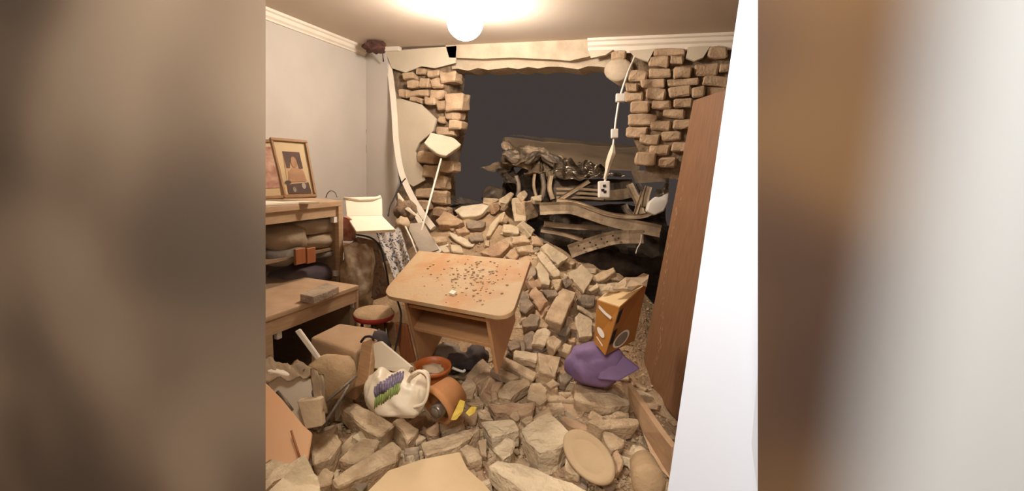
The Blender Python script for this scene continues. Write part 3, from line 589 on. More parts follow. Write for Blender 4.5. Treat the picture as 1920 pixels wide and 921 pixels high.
# dusty flat board in the foreground
n = nrm((.05, -.12, 1)); P0 = at(800, 890, 1.78)
P = project([(690, 921), (728, 881), (790, 860), (863, 846), (874, 880), (905, 905), (935, 935), (935, 990), (640, 990)], P0, n)
tag(link('flat_board', bevel(prism(P, n, .03), .005, 1), m_disc), 'large flat dusty board lying at the very front', 'board')
P = project([(470, 872), (520, 866), (575, 872), (596, 895), (605, 940), (470, 950)], at(540, 900, 1.5), nrm((0, -.3, 1)))
def crumple(o_pts, n, th, mat, name, label, cat, amp, fr):
    bm = prism(o_pts, n, th); bmesh.ops.triangulate(bm, faces=bm.faces[:]); bmesh.ops.subdivide_edges(bm, edges=bm.edges[:], cuts=6)
    for v in bm.verts: v.co += Vector(n)*(amp*nz(v.co, fr)+amp*.5*nz(v.co, fr*2.7))
    return tag(link(name, bm, mat), label, cat)
crumple(P, nrm((0, -.2, 1)), .05, m_dust3, 'crumpled_paper', 'crumpled dusty paper heap at the front left corner', 'paper', .05, 9)

# ------------------------------------------------------------------ right side
wt, wbm = at(1300, 188, 3.0), onz(1197, 722, 0)
wB = onz(1365, 163, float(wt[2])+.02); Wd = wB-wt; Wd[2] = .01
Wd = nrm(Wd)*1.1; H = wt-wbm; dep = nrm(np.cross(H, Wd)); dep = dep if dep[0] > 0 else -dep
wd = thing('wardrobe', 'tall leaning brown wood veneer wardrobe against the right side', 'wardrobe', wbm+Wd*.5)
def wpart(name, a, b, c, mat=m_ward): bm = bmesh.new(); hexa(bm, wbm, Wd, H, dep, a, b, c); return link(name, bevel(bm, .003, 1), mat, wd)
wpart('door', (0, .5), (.03, 1), (0, .02)); wpart('door', (.505, 1), (.03, 1), (0, .02))
wpart('carcass', (.0, 1), (.0, .995), (.022, .45))
bm = bmesh.new()
for k in range(70):
    b = random.random()*.62+.12; a = .11+.05*math.sin(b*9)+random.gauss(0, .012)-.08*(b-.4); c = wbm+Wd*a+H*b-dep*.0008
    q = nrm(H)*random.uniform(.006, .022); s_ = nrm(Wd)*random.uniform(.0015, .004); f = bm.faces.new([bm.verts.new(Vector(c+x)) for x in (-q, s_, q, -s_)])
link('scratch', bm, m_bench, wd)['kind'] = 'stuff'
# orange brown carton
Bf = [(1117, 562), (1160, 574), (1132, 669), (1113, 640)]
Pa, Pb_, Pc_ = at(1119, 562, 2.62), at(1162, 576, 2.48), at(1214, 530, 2.72)
cdn = nrm(np.array((0, 0, -1))*1+nrm(RT)*-.1-FW*.06); hh = .30
e1, e2 = Pb_-Pa, Pc_-Pb_
cb = thing('carton', 'tall orange brown carton with white marks leaning on the wardrobe', 'box', Pb_+cdn*hh)
dn1 = at(1113, 642, 2.60)-Pa; dn2 = at(1134, 668, 2.48)-Pb_; dn3 = at(1190, 640, 2.70)-Pc_
bm = bmesh.new(); T4 = Pa+e2; b4 = T4+dn1
add_hex(bm, [Pa+dn1, Pb_+dn2, Pc_+dn3, b4, Pa, Pb_, Pc_, T4]); bmesh.ops.recalc_face_normals(bm, faces=bm.faces[:])
for f in bm.faces:
    c = np.array(f.calc_center_median())
    f.material_index = 1 if abs(f.normal.z) > .6 else (0 if np.linalg.norm(c-(Pa+Pb_+dn1*.5+dn2*.5)/2) < .08 else 2)
link('carton_body', bevel(bm, .004, 1), [m_obox, m_oboxtop, m_oboxside], cb)
nf = nrm(np.cross(e1, dn2)); nf = nf if nf@FW < 0 else -nf; ns = nrm(np.cross(e2, dn2)); ns = ns if ns@FW < 0 else -ns
def fp(a, b, o=.002): return (Pa+e1*a)*(1-b)+(Pa+dn1+(Pb_+dn2-Pa-dn1)*a)*b+nf*o
def sp(a, b, o=.002): return (Pb_+e2*a)*(1-b)+(Pb_+dn2+(Pc_+dn3-Pb_-dn2)*a)*b+ns*o
link('white_mark', prism([fp(a, b) for a, b in ((.12, .10), (.5, .2), (.8, .24), (.78, .30), (.4, .25), (.12, .17))], nf, .001), m_white, cb)
link('oval_mark', prism([fp(.42+.26*math.cos(t), .66+.075*math.sin(t)+.03*math.cos(t)) for t in [i*math.pi/8 for i in range(16)]], nf, .001), m_white, cb)
link('white_mark', prism([fp(a, b) for a, b in ((.2, .80), (.7, .86), (.7, .89), (.2, .83))], nf, .001), m_white, cb)
ring = bmesh.new(); q = [[ring.verts.new(Vector(sp(.42+r*.27*math.cos(t), .80+r*.15*math.sin(t), .003))) for t in [i*math.pi/12 for i in range(24)]] for r in (1, .78)]
for i in range(24): ring.faces.new((q[0][i], q[0][(i+1) % 24], q[1][(i+1) % 24], q[1][i]))
link('ring_mark', ring, m_white, cb)
link('grey_disc', prism([sp(.42+.2*math.cos(t), .80+.11*math.sin(t), .002) for t in [i*math.pi/8 for i in range(16)]], ns, .001), m_gcloth, cb)
for b0, b1 in ((.12, .36), (.52, .78)): link('dark_slot', prism([sp(a, b, .002) for a, b in ((-.0+.03, b0), (.16, b0-.02), (.13, b1), (.03, b1))], ns, .001), m_black, cb)
scrap('brown_paper', [(1150, 541), (1172, 522), (1216, 516), (1214, 532), (1176, 545)], 2.62, m_bcloth, 'dusty paper sheets on the carton beside the wardrobe', 'paper', .03, .012)
scrap('brown_paper', [(1126, 545), (1138, 532), (1168, 526), (1160, 545)], 2.68, m_dust3, 'pale dusty paper lying at the back of the carton top', 'paper', .02, .012)
# purple pillow
pl = thing('purple_pillow', 'crumpled purple fabric pillow below the orange brown carton', 'pillow', at(1130, 712, 2.62))
link('pillow_body', blob(at(1118, 682, 2.66), RT*.155, UP*.115, FW*.12, 4, .22, 1.7, 4, .8, .05), m_purple, pl, True)
bm = bmesh.new(); Q = [at(1140, 645, 2.62), at(1202, 692, 2.5), at(1160, 716, 2.5), at(1120, 712, 2.52)]
link('fabric_corner', bevel(prism(Q, -FW, .05), .012, 2), m_purple, pl, True)
# long board front right
n = nrm((-.35, -.75, .5)); P = [onz(1163, 714, .32), onz(1178, 722, .32), onz(1238, 812, .30), onz(1259, 838, .30), onz(1262, 905, .12), onz(1225, 868, .14), onz(1205, 810, .2), onz(1178, 748, .24)]
tag(link('long_plank', bevel(prism([np.array(p) for p in P], nrm(np.cross(P[2]-P[0], P[5]-P[0])) if np.cross(P[2]-P[0], P[5]-P[0])@FW < 0 else -nrm(np.cross(P[2]-P[0], P[5]-P[0])), .03), .003, 1), m_plank), 'long orange beige plank on edge along the foot of the wardrobe', 'plank')
# rolls at the front right
def capsule(name, A, B, r, mat, label, cat, r2=None):
    bm = bmesh.new(); ax = nrm(B-A); L = np.linalg.norm(B-A); r2 = r2 or r
    lathe(bm, [(0, -r*.35), (r*.6, -r*.25), (r*.92, -.0), (r, r*.3), (r2, L-r2*.3), (r2*.9, L), (r2*.55, L+r2*.25), (0, L+r2*.33)], A, ax, 24)
    for v in bm.verts: v.co += Vector((nz(v.co, 14), nz(v.co, 14, 2), nz(v.co, 14, 4)))*.008
    return tag(link(name, bm, mat, None, True), label, cat)
capsule('cushion_roll', at(1218, 905, 1.66), at(1205, 868, 1.9), .062, m_cush, 'thick dusty rolled cushion at the front right corner', 'cushion', .05)
capsule('cushion_roll', at(1192, 880, 1.88), at(1202, 848, 1.98), .03, m_dust3, 'slim dusty roll standing behind the thick cushion roll', 'cushion')

# ------------------------------------------------------------------ power strip hanging in the hole
Dp = 3.55
ps = thing('extension_lead', 'white extension lead hanging in the hole with socket blocks', 'extension lead', at(1185, 112, Dp))
link('cord', tube(bmesh.new(), spline([ony(1192, 102, YB-.02), at(1186, 116, Dp+.08), at(1176, 140, Dp), at(1162, 184, Dp), at(1155, 225, Dp), at(1152, 252, Dp), at(1148, 285, Dp), at(1140, 320, Dp), at(1133, 345, Dp)]), .008), m_white, ps, True)
for (x, y_, w_, h_) in ((1163, 184, 17, 15), (1152, 251, 13, 17)):
    bm = bmesh.new(); hexa(bm, at(x, y_, Dp), RT*w_/900*Dp, UP*h_/900*Dp, FW*.035, (-.5, .5), (-.5, .5), (-.6, .4)); link('socket_block', bevel(bm, .006, 2), m_white, ps)
link('tape_wrap', tube(bmesh.new(), [at(1150, 272, Dp), at(1148, 288, Dp), at(1142, 305, Dp), at(1138, 322, Dp), at(1134, 336, Dp)], [.012, .03, .026, .016, .01], 7), m_cream, ps)
bm = bmesh.new(); hexa(bm, at(1132, 356, Dp), RT*22/900*Dp, UP*32/900*Dp, FW*.045, (-.5, .5), (-.5, .5), (-.6, .4)); sb = link('socket_body', bevel(bm, .012, 3), m_white, ps)
for (x, y_) in ((1133, 349), (1130, 357), (1134, 360)):
    link('socket_slot', prism([at(x-3, y_-2.5, Dp-.029), at(x+3, y_-3, Dp-.029), at(x+3, y_+2, Dp-.029), at(x-2, y_+2.5, Dp-.029)], -FW, .004), m_black, sb)

# ------------------------------------------------------------------ wreck beyond the hole
wk = thing('wrecked_car', 'crushed dust covered car wreck beyond the hole in the wall', 'car', at(1090, 480, 4.9))
def sheet(name, px, mat, amp=.05, fr=5, seed=0, n=16, th=.015, flat=False):
    """px: four corners (px,py,depth)"""
    Q = [at(*p) for p in px]; bm = bmesh.new(); g = []; nn = nrm(np.cross(Q[1]-Q[0], Q[3]-Q[0]))
    for i in range(n+1):
        row = []
        for j in range(n+1):
            a, b = i/n, j/n; p = Q[0]*(1-a)*(1-b)+Q[1]*a*(1-b)+Q[2]*a*b+Q[3]*(1-a)*b
            row.append(bm.verts.new(Vector(p+(nn*nz(p, fr, seed)+UP*.4*nz(p, fr, seed+5)+RT*.4*nz(p, fr, seed+8))*amp+nn*amp*.35*nz(p, fr*3, seed+2))))
        g.append(row)
    for i in range(n):
        for j in range(n): bm.faces.new((g[i][j], g[i+1][j], g[i+1][j+1], g[i][j+1]))
    bmesh.ops.solidify(bm, geom=bm.faces[:], thickness=th); return link(name, bm, mat, wk, flat)
sheet('hood', [(944, 262, 5.2), (1208, 278, 5.2), (1200, 318, 4.7), (955, 312, 4.7)], m_hood, .05, 2, 1, 18, flat=True)
sheet('roof_panel', [(950, 254, 5.3), (1030, 256, 5.4), (1204, 276, 5.4), (1206, 290, 5.2)], m_hood, .03, 2, 2)
sheet('crumpled_fender', [(942, 268, 4.85), (1005, 272, 4.85), (1042, 320, 4.6), (945, 318, 4.6)], m_metal, .16, 6, 3, 22)
sheet('crumpled_fender', [(985, 285, 4.7), (1040, 300, 4.7), (1050, 335, 4.55), (990, 330, 4.55)], m_metal, .14, 8, 4, 20)
for i in range(9):
    x = 948+i*12+random.uniform(-5, 5); y = 285+random.uniform(-10, 26)
    link('crumpled_metal', blob(at(x, y, 4.62+random.uniform(-.08, .08)), RT*random.uniform(.05, .12)+UP*random.uniform(-.05, .05), UP*random.uniform(.04, .08), FW*.05, 3, .5, 1.5, i+40, 1, .06), [m_metal, m_dmetal, m_metal][i % 3], wk)
sheet('torn_metal', [(900, 312, 4.7), (946, 303, 4.75), (954, 316, 4.7), (915, 327, 4.65)], m_metal, .06, 8, 5, 10, .008)
sheet('torn_metal', [(930, 318, 4.6), (965, 312, 4.65), (975, 345, 4.6), (945, 348, 4.6)], m_dmetal, .12, 8, 6, 12, .01)
sheet('bumper_foil', [(1035, 308, 4.5), (1110, 306, 4.5), (1180, 330, 4.4), (1042, 334, 4.4)], m_chrome, .10, 10, 7, 26, .008)
sheet('bumper_foil', [(1085, 300, 4.55), (1108, 300, 4.55), (1108, 325, 4.45), (1088, 325, 4.45)], m_chrome, .08, 14, 8, 14, .008)
sheet('grille_panel', [(1035, 335, 4.55), (1185, 338, 4.5), (1195, 378, 4.4), (1035, 380, 4.45)], m_dmetal, .03, 4, 9, 12)
for yy in (353, 361, 369): link('grille_slat', tube(bmesh.new(), [at(1043, yy+2, 4.38), at(1090, yy+2, 4.36), at(1132, yy+5, 4.36)], .013, 6), m_metal, wk)
sheet('side_panel', [(1130, 358, 4.35), (1192, 350, 4.35), (1196, 368, 4.3), (1135, 376, 4.3)], m_metal, .03, 5, 10, 8)
sheet('side_panel', [(1180, 318, 4.4), (1254, 325, 4.3), (1252, 345, 4.25), (1190, 340, 4.35)], m_metal, .05, 4, 11, 10)
sheet('lower_body', [(1010, 375, 4.75), (1250, 390, 4.6), (1250, 490, 4.5), (1010, 470, 4.6)], m_dmetal, .10, 4, 12, 16)
sheet('under_body', [(1000, 465, 4.6), (1240, 480, 4.5), (1235, 525, 4.35), (1030, 520, 4.4)], m_black_hole, .08, 4, 13, 12)
sheet('engine_block', [(940, 320, 4.85), (1040, 325, 4.75), (1040, 420, 4.65), (930, 410, 4.7)], m_dmetal, .16, 5, 14, 18)
tyre = link('dark_lump', blob(at(925, 368, 4.75), RT*.12, UP*.09, FW*.1, 3, .3, 2, 3), m_dmetal, wk, True)
def beam(name, pts, wpx, mat, th=.03):
    C3 = [at(*p) for p in pts]; C3 = spline(C3, 4); bm = bmesh.new(); R = []
    for i, c in enumerate(C3):
        t = nrm(C3[min(i+1, len(C3)-1)]-C3[max(i-1, 0)]); s = nrm(np.cross(t, FW)); o = nrm(np.cross(t, s)); ww = wpx/900*4.3/2
        j = .008*nz(c, 15)
        R.append([bm.verts.new(Vector(c+s*a+o*(b+j))) for a, b in ((-ww, -th/2), (ww, -th/2), (ww, th/2), (ww*.5, th*.2), (-ww*.5, th*.2), (-ww, th/2))])
    for A, B in zip(R, R[1:]):
        for k in range(6): bm.faces.new((A[k], A[(k+1) % 6], B[(k+1) % 6], B[k]))
    bm.faces.new(R[0]); bm.faces.new(R[-1]); return link(name, bm, mat, wk)
beam('strut', [(1046, 376, 4.35), (1075, 358, 4.35), (1104, 340, 4.4)], 8, m_metal)
beam('cross_beam', [(1012, 392, 4.2), (1060, 390, 4.2), (1084, 394, 4.2), (1151, 416, 4.15), (1238, 434, 4.1)], 22, m_metal, .05)
beam('cross_bar', [(1044, 376, 4.25), (1084, 382, 4.2), (1142, 402, 4.15), (1201, 406, 4.1), (1234, 392, 4.1)], 8, m_metal)
beam('cross_bar', [(1014, 432, 4.1), (1050, 438, 4.1), (1092, 450, 4.1)], 7, m_metal)
beam('cross_bar', [(1020, 420, 4.3), (1070, 425, 4.3), (1140, 428, 4.3)], 10, m_metal)
pp_ = beam('perforated_rail', [(1068, 472, 4.1), (1095, 462, 4.1), (1151, 446, 4.1), (1206, 444, 4.1)], 24, m_metal, .03)
for i in range(8):
    t = i/7; c = at(1085+t*75, 464-t*22+(5 if i % 2 else -3), 4.06); bm = bmesh.new(); lathe(bm, [(0, 0), (.008, 0), (.008, .01)], c, FW, 8); link('hole', bm, m_black, pp_)
for i, (a, b) in enumerate([((1003, 322, 4.55), (1006, 372, 4.5)), ((1016, 326, 4.5), (1014, 375, 4.45)), ((1033, 330, 4.5), (1036, 374, 4.45)), ((968, 330, 4.6), (970, 370, 4.55)), ((1180, 346, 4.3), (1204, 402, 4.2)), ((1196, 345, 4.3), (1212, 398, 4.2)), ((1205, 360, 4.25), (1190, 404, 4.2)), ((1170, 385, 4.3), (1186, 406, 4.25)), ((1216, 350, 4.2), (1208, 388, 4.2))]):
    m_ = np.array([(a[k]+b[k])/2 for k in range(3)])+np.array((random.uniform(-5, 5), 0, 0)); beam('twisted_strip', [a, tuple(m_), b], random.choice([6, 9, 12]), m_dmetal if i % 2 else m_metal)
link('hanging_wire', tube(bmesh.new(), spline([at(1203, 440, 4.05), at(1201, 455, 4.05), at(1195, 466, 4.05), at(1192, 476, 4.05)]), .005), m_trim, wk, True)
sheet('headlamp_bracket', [(1225, 352, 4.05), (1253, 340, 3.95), (1256, 362, 3.95), (1232, 372, 4.0)], m_chrome, .06, 12, 15, 12, .006)
bm = prism([at(x, y_, 3.95) for x, y_ in [(1212, 396), (1216, 380), (1230, 368), (1243, 372), (1256, 352), (1254, 378), (1246, 396), (1228, 404)]], -FW, .06); bevel(bm, .015, 2)
link('white_headlamp', bm, m_white, wk, True)['label'] = 'white plastic headlamp shell beside the wardrobe'
for pts in ([(836, 372), (870, 371), (900, 380), (842, 386)], [(840, 384), (880, 380), (905, 392), (850, 396)]):
    sheet('torn_metal', [(*p, 4.6) for p in pts], m_dmetal, .03, 5, pts[0][0], 8, .01)

# ------------------------------------------------------------------ rubble: mound of fines, hand placed pieces, filler bricks, pebbles
bm = bmesh.new(); nx, ny = 96, 84; g = []
for j in range(ny+1):
    row = []
    for i in range(nx+1):
        x = XL+.02+i*(3.75/nx); y = .9+j*(3.5/ny); z = hgt(x, y)
        z += .035*nz((x, y, 0), 6)+.018*nz((x, y, 0), 17, 2)-.02
        row.append(bm.verts.new((x, y, max(z, .002))))
    g.append(row)
for j in range(ny):
    for i in range(nx): bm.faces.new((g[j][i], g[j][i+1], g[j+1][i+1], g[j+1][i]))
tag(link('mortar_dust', bm, m_floor, None, True), 'crushed mortar and dust heaped over the floor and under the hole', 'rubble', kind='stuff')
_k = [0]
def stone_bm(P, n, th, amp=.007, shrink=.93, bev=.007):
    _k[0] += 1; n = np.array(n); c = np.mean(P, axis=0); bm = bmesh.new()
    A = [bm.verts.new(Vector(p)) for p in P]; B = [bm.verts.new(Vector(c+(p-c)*shrink-n*th*random.uniform(.85, 1.1))) for p in P]
    bm.faces.new(A); bm.faces.new(B[::-1])
    for i in range(len(A)): j = (i+1) % len(A); bm.faces.new((A[i], B[i], B[j], A[j]))
    bmesh.ops.recalc_face_normals(bm, faces=bm.faces[:])
    size = max(np.linalg.norm(p-c) for p in P)
    bmesh.ops.bevel(bm, geom=bm.edges[:], offset=min(bev, size*.09), segments=1, affect='EDGES')
    bmesh.ops.triangulate(bm, faces=[f for f in bm.faces if len(f.verts) > 4])
    for _ in range(2): bmesh.ops.subdivide_edges(bm, edges=[e for e in bm.edges if e.calc_length() > max(.02, size*.26)], cuts=1, use_grid_fill=True)
    bmesh.ops.triangulate(bm, faces=[f for f in bm.faces if len(f.verts) > 4])
    s = _k[0]
    for v in bm.verts:
        p = v.co*1; v.co += Vector((nz(p, 16, s), nz(p, 16, s+5), nz(p, 16, s+9)))*amp+Vector((nz(p, 48, s), nz(p, 48, s+5), nz(p, 48, s+9)))*amp*.45
    return bm
def stone(px, th, label, mat=m_dust, cat='brick', lift=.95, n0=None, amp=.007, free=None, group=None, name=None, d=None, w=.9):
    px = [tuple(p) for p in px]; c = np.mean(px, axis=0); dm = min(mdepth(c[0], c[1], th*lift), abs((YB-.04)/ray(*c)[1]) if c[1] > 480 else 9) if d is None else d
    P0 = at(c[0], c[1], dm)
    if n0 is None: mn = mnormal(P0[0], P0[1]); n0 = nrm(mn*.9-FW*.12+np.array((random.uniform(-.15, .15), 0, .1)))
    n0 = nrm(n0)
    if len(px) == 4 and free is not False: n, P = fit(px, dm, n0, w)
    else:
        n = n0; P = project(px, P0, n)
    nm = name or {'brick': 'brick', 'rubble': 'rubble_piece', 'plaster': 'plaster_chunk', 'stone': 'stone_block'}[cat]
    return tag(link(nm, stone_bm(P, n, th, amp), mat), label, cat, group)
B_, R_, P_, S_ = 'brick', 'rubble', 'plaster', 'stone'
ST = [
 # heap at the hole
 ([(852, 394), (865, 386), (901, 381), (917, 385), (905, 399), (894, 405), (866, 407)], .05, 'flat pale oval slab on top of the rubble left of the heap crest', m_pale, P_),
 ([(871, 416), (890, 411), (912, 416), (905, 428), (880, 427)], .06, 'grey oval chunk just below the flat pale oval slab', m_grey, R_),
 ([(957, 373), (984, 366), (986, 413), (964, 415)], .10, 'tall upright masonry block left half of the heap crest', m_dust3, S_),
 ([(983, 378), (1005, 376), (1010, 406), (986, 415)], .10, 'upright masonry block right half of the heap crest', m_dust, S_),
 ([(974, 361), (983, 356), (991, 364), (986, 373)], .05, 'small chunk forming the very peak of the rubble heap', m_dust3, R_),
 ([(995, 368), (1017, 364), (1016, 376), (1002, 375)], .05, 'jagged chunk at the right end of the heap crest beside the wreck', m_dust3, R_), ([(936, 373), (957, 359), (964, 363), (951, 382), (938, 378)], .05, 'slanting chunk left of the heap peak', m_dust3, R_),
 ([(906, 370), (936, 373), (922, 382), (906, 380)], .05, 'flat topped chunk at the left end of heap crest', m_dust, R_), ([(922, 382), (938, 378), (941, 390), (929, 401)], .05, 'chunk under the flat topped chunk, right of the oval slab', m_dust2, R_),
 ([(941, 397), (943, 404), (918, 442), (910, 444), (918, 422)], .04, 'thin pale slab standing on edge below the heap crest', m_dust3, P_),
 ([(943, 420), (974, 423), (974, 439), (943, 434)], .06, 'oblong brick end facing out just below the heap crest', m_dust3, B_),
 ([(974, 417), (983, 413), (1004, 432), (997, 442)], .06, 'tilted brick right below the heap crest beside the wreck', m_dust3, B_),
 ([(958, 444), (986, 439), (995, 453), (981, 453), (960, 456)], .05, 'brick chunk right under the oblong brick end', m_dust, R_), ([(967, 462), (998, 458), (1002, 472), (974, 472)], .06, 'level chunk second below the oblong brick end', m_dust, R_), ([(945, 479), (960, 465), (978, 475), (964, 486)], .06, 'chunk touching the desk back edge, right of large angular block', m_dust2, R_),
 ([(899, 474), (934, 451), (957, 455), (938, 479), (922, 482)], .07, 'large angular block right behind the desk back edge', m_dust2, S_),
 ([(839, 434), (851, 437), (892, 455), (887, 463), (873, 462), (847, 446)], .03, 'pale elongated plaster slab sloping down behind the desk', m_pale, P_),
 ([(854, 430), (875, 427), (882, 434), (859, 437)], .05, 'small rounded stone left below the grey oval chunk', m_dust2, R_), ([(842, 430), (858, 416), (861, 420), (847, 432)], .04, 'narrow sliver beside the rounded stump', m_dust, R_),
 ([(816, 413), (833, 396), (856, 406), (870, 415), (856, 422), (821, 420)], .09, 'rounded stump of masonry at the foot of the left pier', m_dust2, S_),
 ([(807, 444), (840, 442), (839, 451), (816, 455)], .05, 'flat chunk beside the fallen white strip behind the desk', m_dust, R_), ([(821, 462), (840, 453), (844, 474), (832, 474)], .03, 'pale triangular plaster piece behind the desk back left corner', m_pale, P_),
 ([(844, 458), (865, 460), (870, 475), (847, 472)], .04, 'pale flake under the elongated plaster slab', m_dust3, R_), ([(877, 444), (905, 437), (908, 451), (884, 451)], .05, 'grey lump between elongated plaster slab and standing thin slab', m_grey, R_), ([(910, 448), (918, 451), (917, 463), (910, 460)], .04, 'small upright piece at the foot of the standing thin slab', m_dust, R_), ([(941, 416), (946, 396), (955, 409), (950, 420)], .05, 'upright pointed piece right of the standing thin slab', m_dust, R_), ([(998, 441), (1019, 448), (1019, 460), (998, 458)], .06, 'brownish chunk under the tilted brick at the wreck edge', m_dust2, R_),
 # slope right of the desk
 ([(1014, 462), (1027, 456), (1067, 483), (1049, 497), (1037, 487)], .06, 'brick sloping down right, upper of the parallel pair below the wreck', m_dust3, B_),
 ([(1006, 477), (1015, 469), (1051, 508), (1051, 518), (1039, 520)], .06, 'brick sloping down right, lower of the parallel pair below the wreck', m_dust3, B_),
 ([(1004, 499), (1013, 490), (1030, 513), (1032, 537), (1015, 532)], .07, 'broken knobbly brick right of the desk back corner', m_dust3, B_),
 ([(1034, 525), (1053, 522), (1051, 537), (1041, 544)], .06, 'chunk at the lower end of the lower parallel brick', m_dust, R_), ([(1055, 525), (1065, 518), (1075, 530), (1062, 541)], .06, 'grey chunk left of the kite shaped tile piece', m_grey, R_),
 ([(1062, 510), (1084, 503), (1091, 493), (1114, 518), (1096, 549)], .04, 'pale kite shaped tile piece with pinkish centre above the carton', m_dust3, P_),
 ([(1113, 516), (1149, 499), (1154, 509), (1120, 528)], .06, 'brick slanting up right behind the kite shaped tile piece', m_dust, B_),
 ([(1101, 544), (1120, 530), (1123, 538), (1107, 547)], .05, 'pale chunk under the right corner of the kite shaped tile', m_dust3, R_),
 ([(1053, 539), (1082, 548), (1054, 609), (1019, 598)], .10, 'big whole brick lying lengthwise, largest on the slope', m_dust, B_),
 ([(1082, 560), (1091, 551), (1117, 553), (1114, 575), (1096, 574)], .05, 'rounded grey beige stone left of the carton top', m_grey, S_),
 ([(1082, 570), (1115, 588), (1114, 598), (1085, 578)], .02, 'thin slab edge jutting left of the carton', m_dust3, P_),
 ([(1078, 593), (1088, 586), (1113, 601), (1112, 632), (1088, 634)], .07, 'pale angular block pressed against the carton left side', m_dust3, S_),
 ([(1067, 608), (1078, 604), (1082, 619), (1069, 617)], .05, 'small chunk left of the pale angular block by the carton', m_dust, R_), ([(1038, 621), (1065, 610), (1069, 621), (1060, 630)], .06, 'grey wedge under the lower end of the big whole brick', m_grey, R_),
 ([(973, 544), (983, 544), (1001, 572), (983, 588), (973, 579)], .08, 'dark grey rounded rock against the desk right side', m_grey, S_),
 ([(990, 551), (1004, 537), (1016, 548), (1027, 567), (1013, 582), (1006, 572)], .08, 'grey rock with reddish broken face right of the desk', m_dust2, S_),
 ([(987, 513), (997, 496), (1004, 501), (1006, 516), (987, 525)], .07, 'grey piece touching the desk back right corner', m_grey, R_), ([(1018, 544), (1044, 542), (1048, 553), (1027, 558)], .06, 'dark grey piece under the broken knobbly brick', m_grey, R_), ([(979, 602), (995, 588), (1014, 591), (1008, 613), (982, 615)], .08, 'rounded brownish rock under the desk front right corner', m_grey, S_),
 ([(1006, 604), (1014, 593), (1029, 610), (1025, 617), (1008, 613)], .06, 'tan wedge right of the rounded brownish rock', m_dust, R_), ([(982, 630), (997, 617), (1003, 623), (997, 656), (986, 654)], .06, 'narrow grey brick standing upright by the desk right panel', m_grey, B_),
 ([(1008, 615), (1023, 613), (1036, 623), (1021, 650), (997, 645)], .07, 'pale brick lying below the big whole brick, left of its neighbour', m_dust3, B_), ([(1025, 632), (1040, 627), (1054, 639), (1041, 660), (1029, 650)], .07, 'tan brick lying below the big whole brick, right of its neighbour', m_dust, B_),
 ([(1009, 660), (1052, 670), (1044, 708), (1012, 695)], .09, 'square fronted brick left of the purple pillow', m_dust, B_), ([(966, 655), (1010, 663), (1005, 678), (960, 671)], .06, 'short brick with pinkish end above the long sloping brick', m_dust3, B_),
 ([(924, 668), (932, 659), (1008, 698), (1001, 714)], .06, 'long brick sloping down right in front of the desk leg', m_dust, B_), ([(919, 692), (928, 685), (975, 706), (960, 712)], .05, 'brick half hidden under the long sloping brick', m_dust, B_),
 ([(1047, 656), (1058, 643), (1075, 647), (1067, 663)], .05, 'small chunk at the upper left edge of the purple pillow', m_dust, R_), ([(946, 639), (973, 637), (975, 652), (958, 660)], .06, 'grey lump above the short pinkish ended brick', m_grey, R_), ([(1047, 704), (1065, 700), (1075, 709), (1065, 719), (1051, 715)], .05, 'grey clump at the left foot of the purple pillow', m_grey, R_), ([(1064, 634), (1080, 632), (1077, 641), (1067, 641)], .04, 'small reddish chip just above the purple pillow', m_dust2, R_),
 # middle front
 ([(931, 733), (957, 713), (989, 708), (994, 720), (957, 748), (935, 744)], .05, 'broad lens shaped block with ragged right edge', m_dust, S_),
 ([(921, 716), (943, 713), (931, 733), (935, 746), (919, 749)], .06, 'reddish brick face left of the lens shaped block', m_dust2, B_),
 ([(987, 746), (997, 718), (1011, 716), (1027, 732), (1027, 747), (1013, 758)], .06, 'rounded flat stone right of the lens shaped block', m_dust, S_),
 ([(910, 756), (1002, 754), (1000, 770), (980, 775), (954, 775), (926, 772)], .06, 'long straight brick lying level below the lens shaped block', m_dust2, B_),
 ([(956, 779), (964, 768), (975, 763), (976, 784), (968, 789)], .05, 'small pointed stone in front of the long level brick', m_dust, R_),
 ([(893, 770), (907, 764), (917, 770), (926, 786), (903, 784)], .06, 'rounded brick end right of the yellow wrappers', m_dust, B_),
 ([(874, 756), (895, 744), (907, 754), (891, 760)], .05, 'flat fragment right of the large yellow wrapper', m_dust, R_), ([(863, 721), (874, 707), (888, 709), (893, 723), (883, 746), (863, 742)], .07, 'rounded upright stone right of the terracotta pot', m_dust, S_),
 ([(897, 720), (914, 702), (921, 709), (900, 740)], .05, 'narrow stone with dark right side behind the rounded upright stone', m_dust2, R_),
 ([(903, 789), (963, 786), (976, 805), (954, 810), (921, 822)], .08, 'flat topped mortar block behind the biggest front block', m_dust3, S_),
 ([(919, 829), (952, 810), (954, 819), (928, 834)], .04, 'pale thin shard on the flat topped mortar block', m_pale, P_),
 ([(980, 794), (1030, 761), (1034, 770), (999, 789)], .03, 'thin slab edge rising right behind the biggest front block', m_dust, P_),
 ([(1034, 756), (1053, 754), (1058, 763), (1034, 766)], .05, 'small block behind the top corner of the biggest square block', m_dust, R_), ([(860, 810), (898, 801), (893, 808), (862, 816)], .04, 'narrow fragment left of the flat topped mortar block', m_dust, R_), ([(863, 826), (870, 810), (886, 810), (879, 831)], .05, 'small brick with brown shaded side in the front middle', m_dust2, B_),
 ([(973, 787), (996, 777), (999, 787), (982, 792)], .05, 'fragment squeezed behind the flat topped and biggest blocks', m_dust, R_), ([(1023, 721), (1037, 709), (1048, 718), (1034, 728)], .05, 'fragment right behind the rounded flat stone', m_dust, R_),
 # foreground
 ([(976, 806), (1018, 777), (1037, 778), (1076, 815), (1045, 843), (1007, 846), (986, 824)], .10, 'biggest square block with broken grey front face in the foreground', m_dust3, S_),
 ([(860, 841), (877, 831), (897, 841), (906, 861), (888, 866), (874, 863)], .07, 'block with notched front beside the flat dusty board', m_dust, S_),
